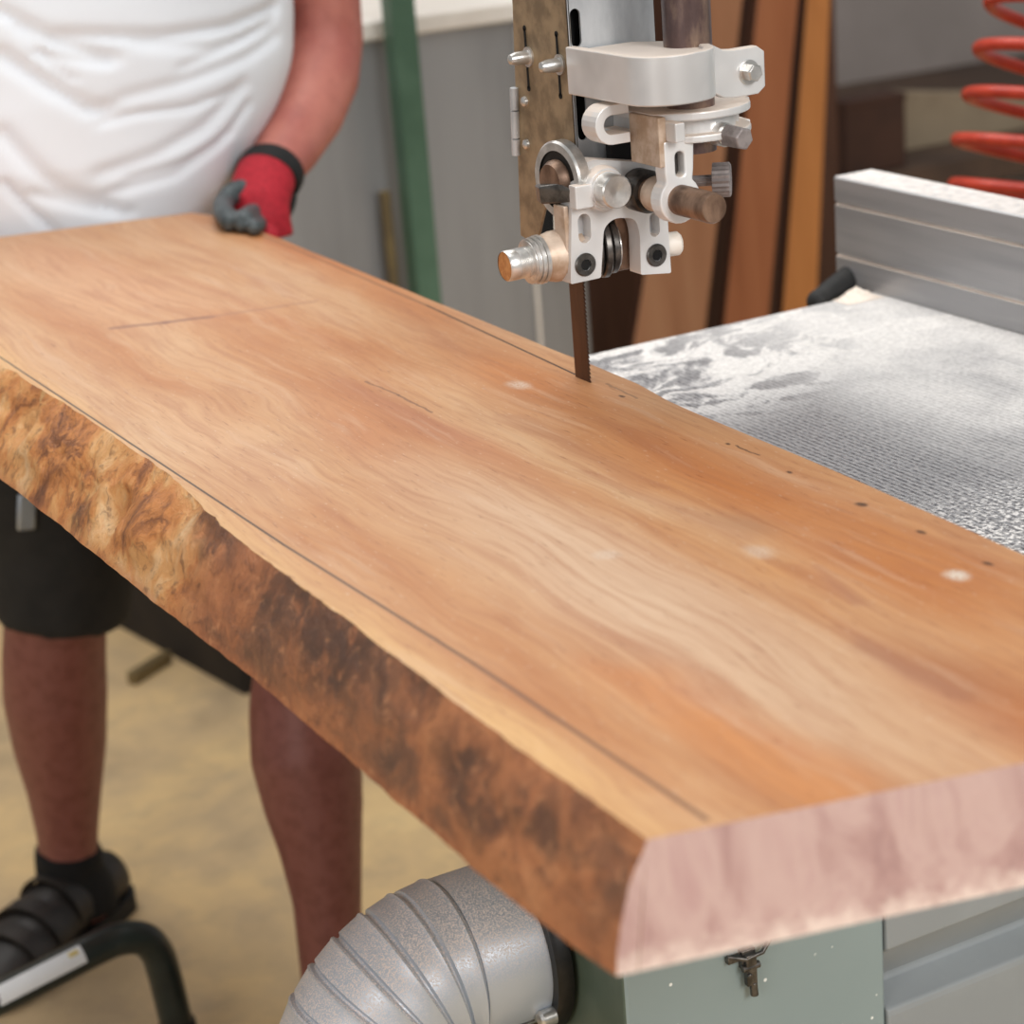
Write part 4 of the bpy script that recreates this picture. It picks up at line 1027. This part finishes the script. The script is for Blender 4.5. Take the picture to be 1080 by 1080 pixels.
b = MB(); c = atz(158, 704, .012); b.box(c+Vector((0, 0, .0)), (.018, .10, .022), rot('Z', -1.0)); oc = b.build('wood_offcut', 'wood_and_glint', org=(c.x, c.y, 0), bevel=.001, smooth=False)
tag(oc, 'small stick offcut lying on the floor behind the person', 'offcut')
# leaning boards
def board(xl0, xr0, px_top, mat, y0, lab, thick=.022):
    # bottom edges at table-level pixels, tops from picture; a real board from floor up, leaning right and back
    (bl, br), (tl, tr) = xl0, px_top
    dl = [aty(*bl, y0), aty(*tl, y0)]; drr = [aty(*br, y0), aty(*tr, y0)]
    def ext(a, b_, z): t = (z-a.z)/(b_.z-a.z); return a+(b_-a)*t
    H = 1.75
    quad = [ext(*dl, 0.0), ext(*drr, 0.0), ext(*drr, H), ext(*dl, H)]
    for q_ in quad: q_.y = y0+.16*(q_.z/H)
    lo = min(q_.z for q_ in quad)
    c = MB(); c.prism(quad, (0, thick, 0))
    ctr = (quad[0]+quad[1])/2
    o = c.build('leaning_board', [mat, 'edge_and_shade'], org=(ctr.x, ctr.y, 0), bevel=.002, smooth=False)
    for p in o.data.polygons:
        if abs(p.normal.y) < .6: p.material_index = 1
    return tag(o, lab, 'board', 'boards leaning behind the saw')
board(((685, 345), (758, 342)), None, ((762, -20), (818, -20)), 'plank_a', 3.10, 'wide brown board leaning behind the blade guide, leftmost of the three')
board(((777, 337), (824, 330)), None, ((830, 0), (873, 0)), 'plank_b', 3.15, 'reddish brown board leaning in the middle of three behind the saw')
board(((838, 325), (874, 318)), None, ((881, 0), (906, 0)), 'plank_c', 3.20, 'narrow orange brown board leaning nearest the fence end')
b = MB(); q0, q1 = aty(620, 345, 3.42), aty(905, 100, 3.42)
b.lohi((1.80, 3.42, 0), (2.50, 3.46, 1.72)); dp = b.build('shade_panel', 'edge_and_shade', org=(2.26, 3.44, 0), smooth=False); tag(dp, 'dark brown sheet standing in for the shade behind the three leaning boards', 'panel')  # dark sheet put in for the shade behind and between the boards

# right background: bench, box, tan board
b = MB(); b.lohi((2.56, 3.50, .50), (4.6, 4.55, .56))
wb = b.build('workbench', 'bench', org=(3.4, 3.9, 0), bevel=.004, smooth=False); tag(wb, 'dark brown workbench against the grey wall at right', 'workbench')
for (x, y) in ((2.64, 3.58), (4.5, 3.58), (2.64, 4.45), (4.5, 4.45)):
    c = MB(); c.lohi((x-.04, y-.04, 0), (x+.04, y+.04, .50)); c.build('leg', 'bench', wb, bevel=.002, smooth=False)
p0, p1 = aty(893, 190, 3.52), aty(955, 98, 3.52)
b = MB(); b.lohi((p0.x, 3.52, .5605), (p1.x, 3.60, p1.z)); db = b.build('box', 'darkbox', org=((p0.x+p1.x)/2, 3.56, .5605), bevel=.004, smooth=False)
tag(db, 'dark brown box on the workbench behind the fence', 'box')
c = MB(); c.lohi((p0.x-.001, 3.518, p1.z-.014), (p1.x+.001, 3.602, p1.z+.002)); c.build('lid', 'darkbox', db, bevel=.002, smooth=False)
qa, qb = aty(955, 100, 3.66), aty(1090, 120, 3.66)
sl_ = (qb.z-qa.z)/(qb.x-qa.x)
b = MB(); b.prism([Vector((qa.x-.06, 3.66, .5605)), Vector((qa.x+.62, 3.66, .5605)), Vector((qa.x+.62, 3.66, max(.60, qa.z+sl_*.62))), Vector((qa.x-.06, 3.66, qa.z-sl_*.06))], (0, .05, 0)); tbd = b.build('panel_offcut', 'tanboard', org=(qa.x+.28, 3.68, .5605), smooth=False, bevel=.003)
tag(tbd, 'dull tan panel offcut standing on the workbench beside the dark box', 'panel')

# red coiled air hose
b = MB(); hx, hy = 1.734, 1.93; pts = []
zA, zB = .692, 1.26; pitch_ = .0535; turns = int((zB-zA)/pitch_); n = 40
for i in range(turns*n+1):
    t = i/n; a = 2*PI*t
    z = zA+pitch_*t; rr = .118-.03*max(0, (z-.93))/.16*.9 if z > .93 else .118
    rr = max(rr, .07)
    pts.append(Vector((hx+.02*(z-.93)/.2+rr*math.cos(a), hy+rr*math.sin(a), z-.030*math.cos(a))))
pts = [Vector((hx, hy, .02)), Vector((hx+.06, hy, .35)), Vector((hx+.11, hy-.02, .66))]+pts+[Vector((hx+.06, hy, 1.36)), Vector((hx+.03, hy, 1.6)), Vector((hx+.03, hy, 2.2))]
b.tube(pts, .0078, 12); hose = b.build('coiled_air_hose', 'red', org=(hx, hy, .02)); tag(hose, 'red coiled air hose hanging behind the fence at the right edge', 'air hose')
b = MB(); b.cyl((hx, hy, .0), (hx, hy, .03), .012, seg=16); b.build('hose_coupling', 'steel', hose)

# ------------------------------------------------------------------ light
def area(name, loc, target, size, power, color=(1, 1, 1), sy=None):
    l = bpy.data.lights.new(name, 'AREA'); l.energy = power; l.size = size; l.color = color
    if sy: l.shape = 'RECTANGLE'; l.size_y = sy
    o = bpy.data.objects.new(name, l); COL.objects.link(o); o.location = loc
    o.rotation_euler = (Vector(target)-Vector(loc)).to_track_quat('-Z', 'Y').to_euler(); return o
area('window_light_front', (0.9, -2.4, 2.9), (.8, 1.7, .95), 1.5, 114, (1, .985, .96))
area('ceiling_light', (0.9, 2.5, 3.3), (.95, 1.9, 0), 2.0, 76, (1, .985, .96), 3.4)
area('fill_light_left', (-1.9, -.4, 1.9), (.5, 1.4, .9), 1.2, 22, (1, .97, .94))  # unseen fill lamp added to brighten the bark edge
w = bpy.data.worlds.new('world'); bpy.context.scene.world = w; w.use_nodes = True
w.node_tree.nodes['Background'].inputs[0].default_value = (.96, .98, 1, 1); w.node_tree.nodes['Background'].inputs[1].default_value = .40
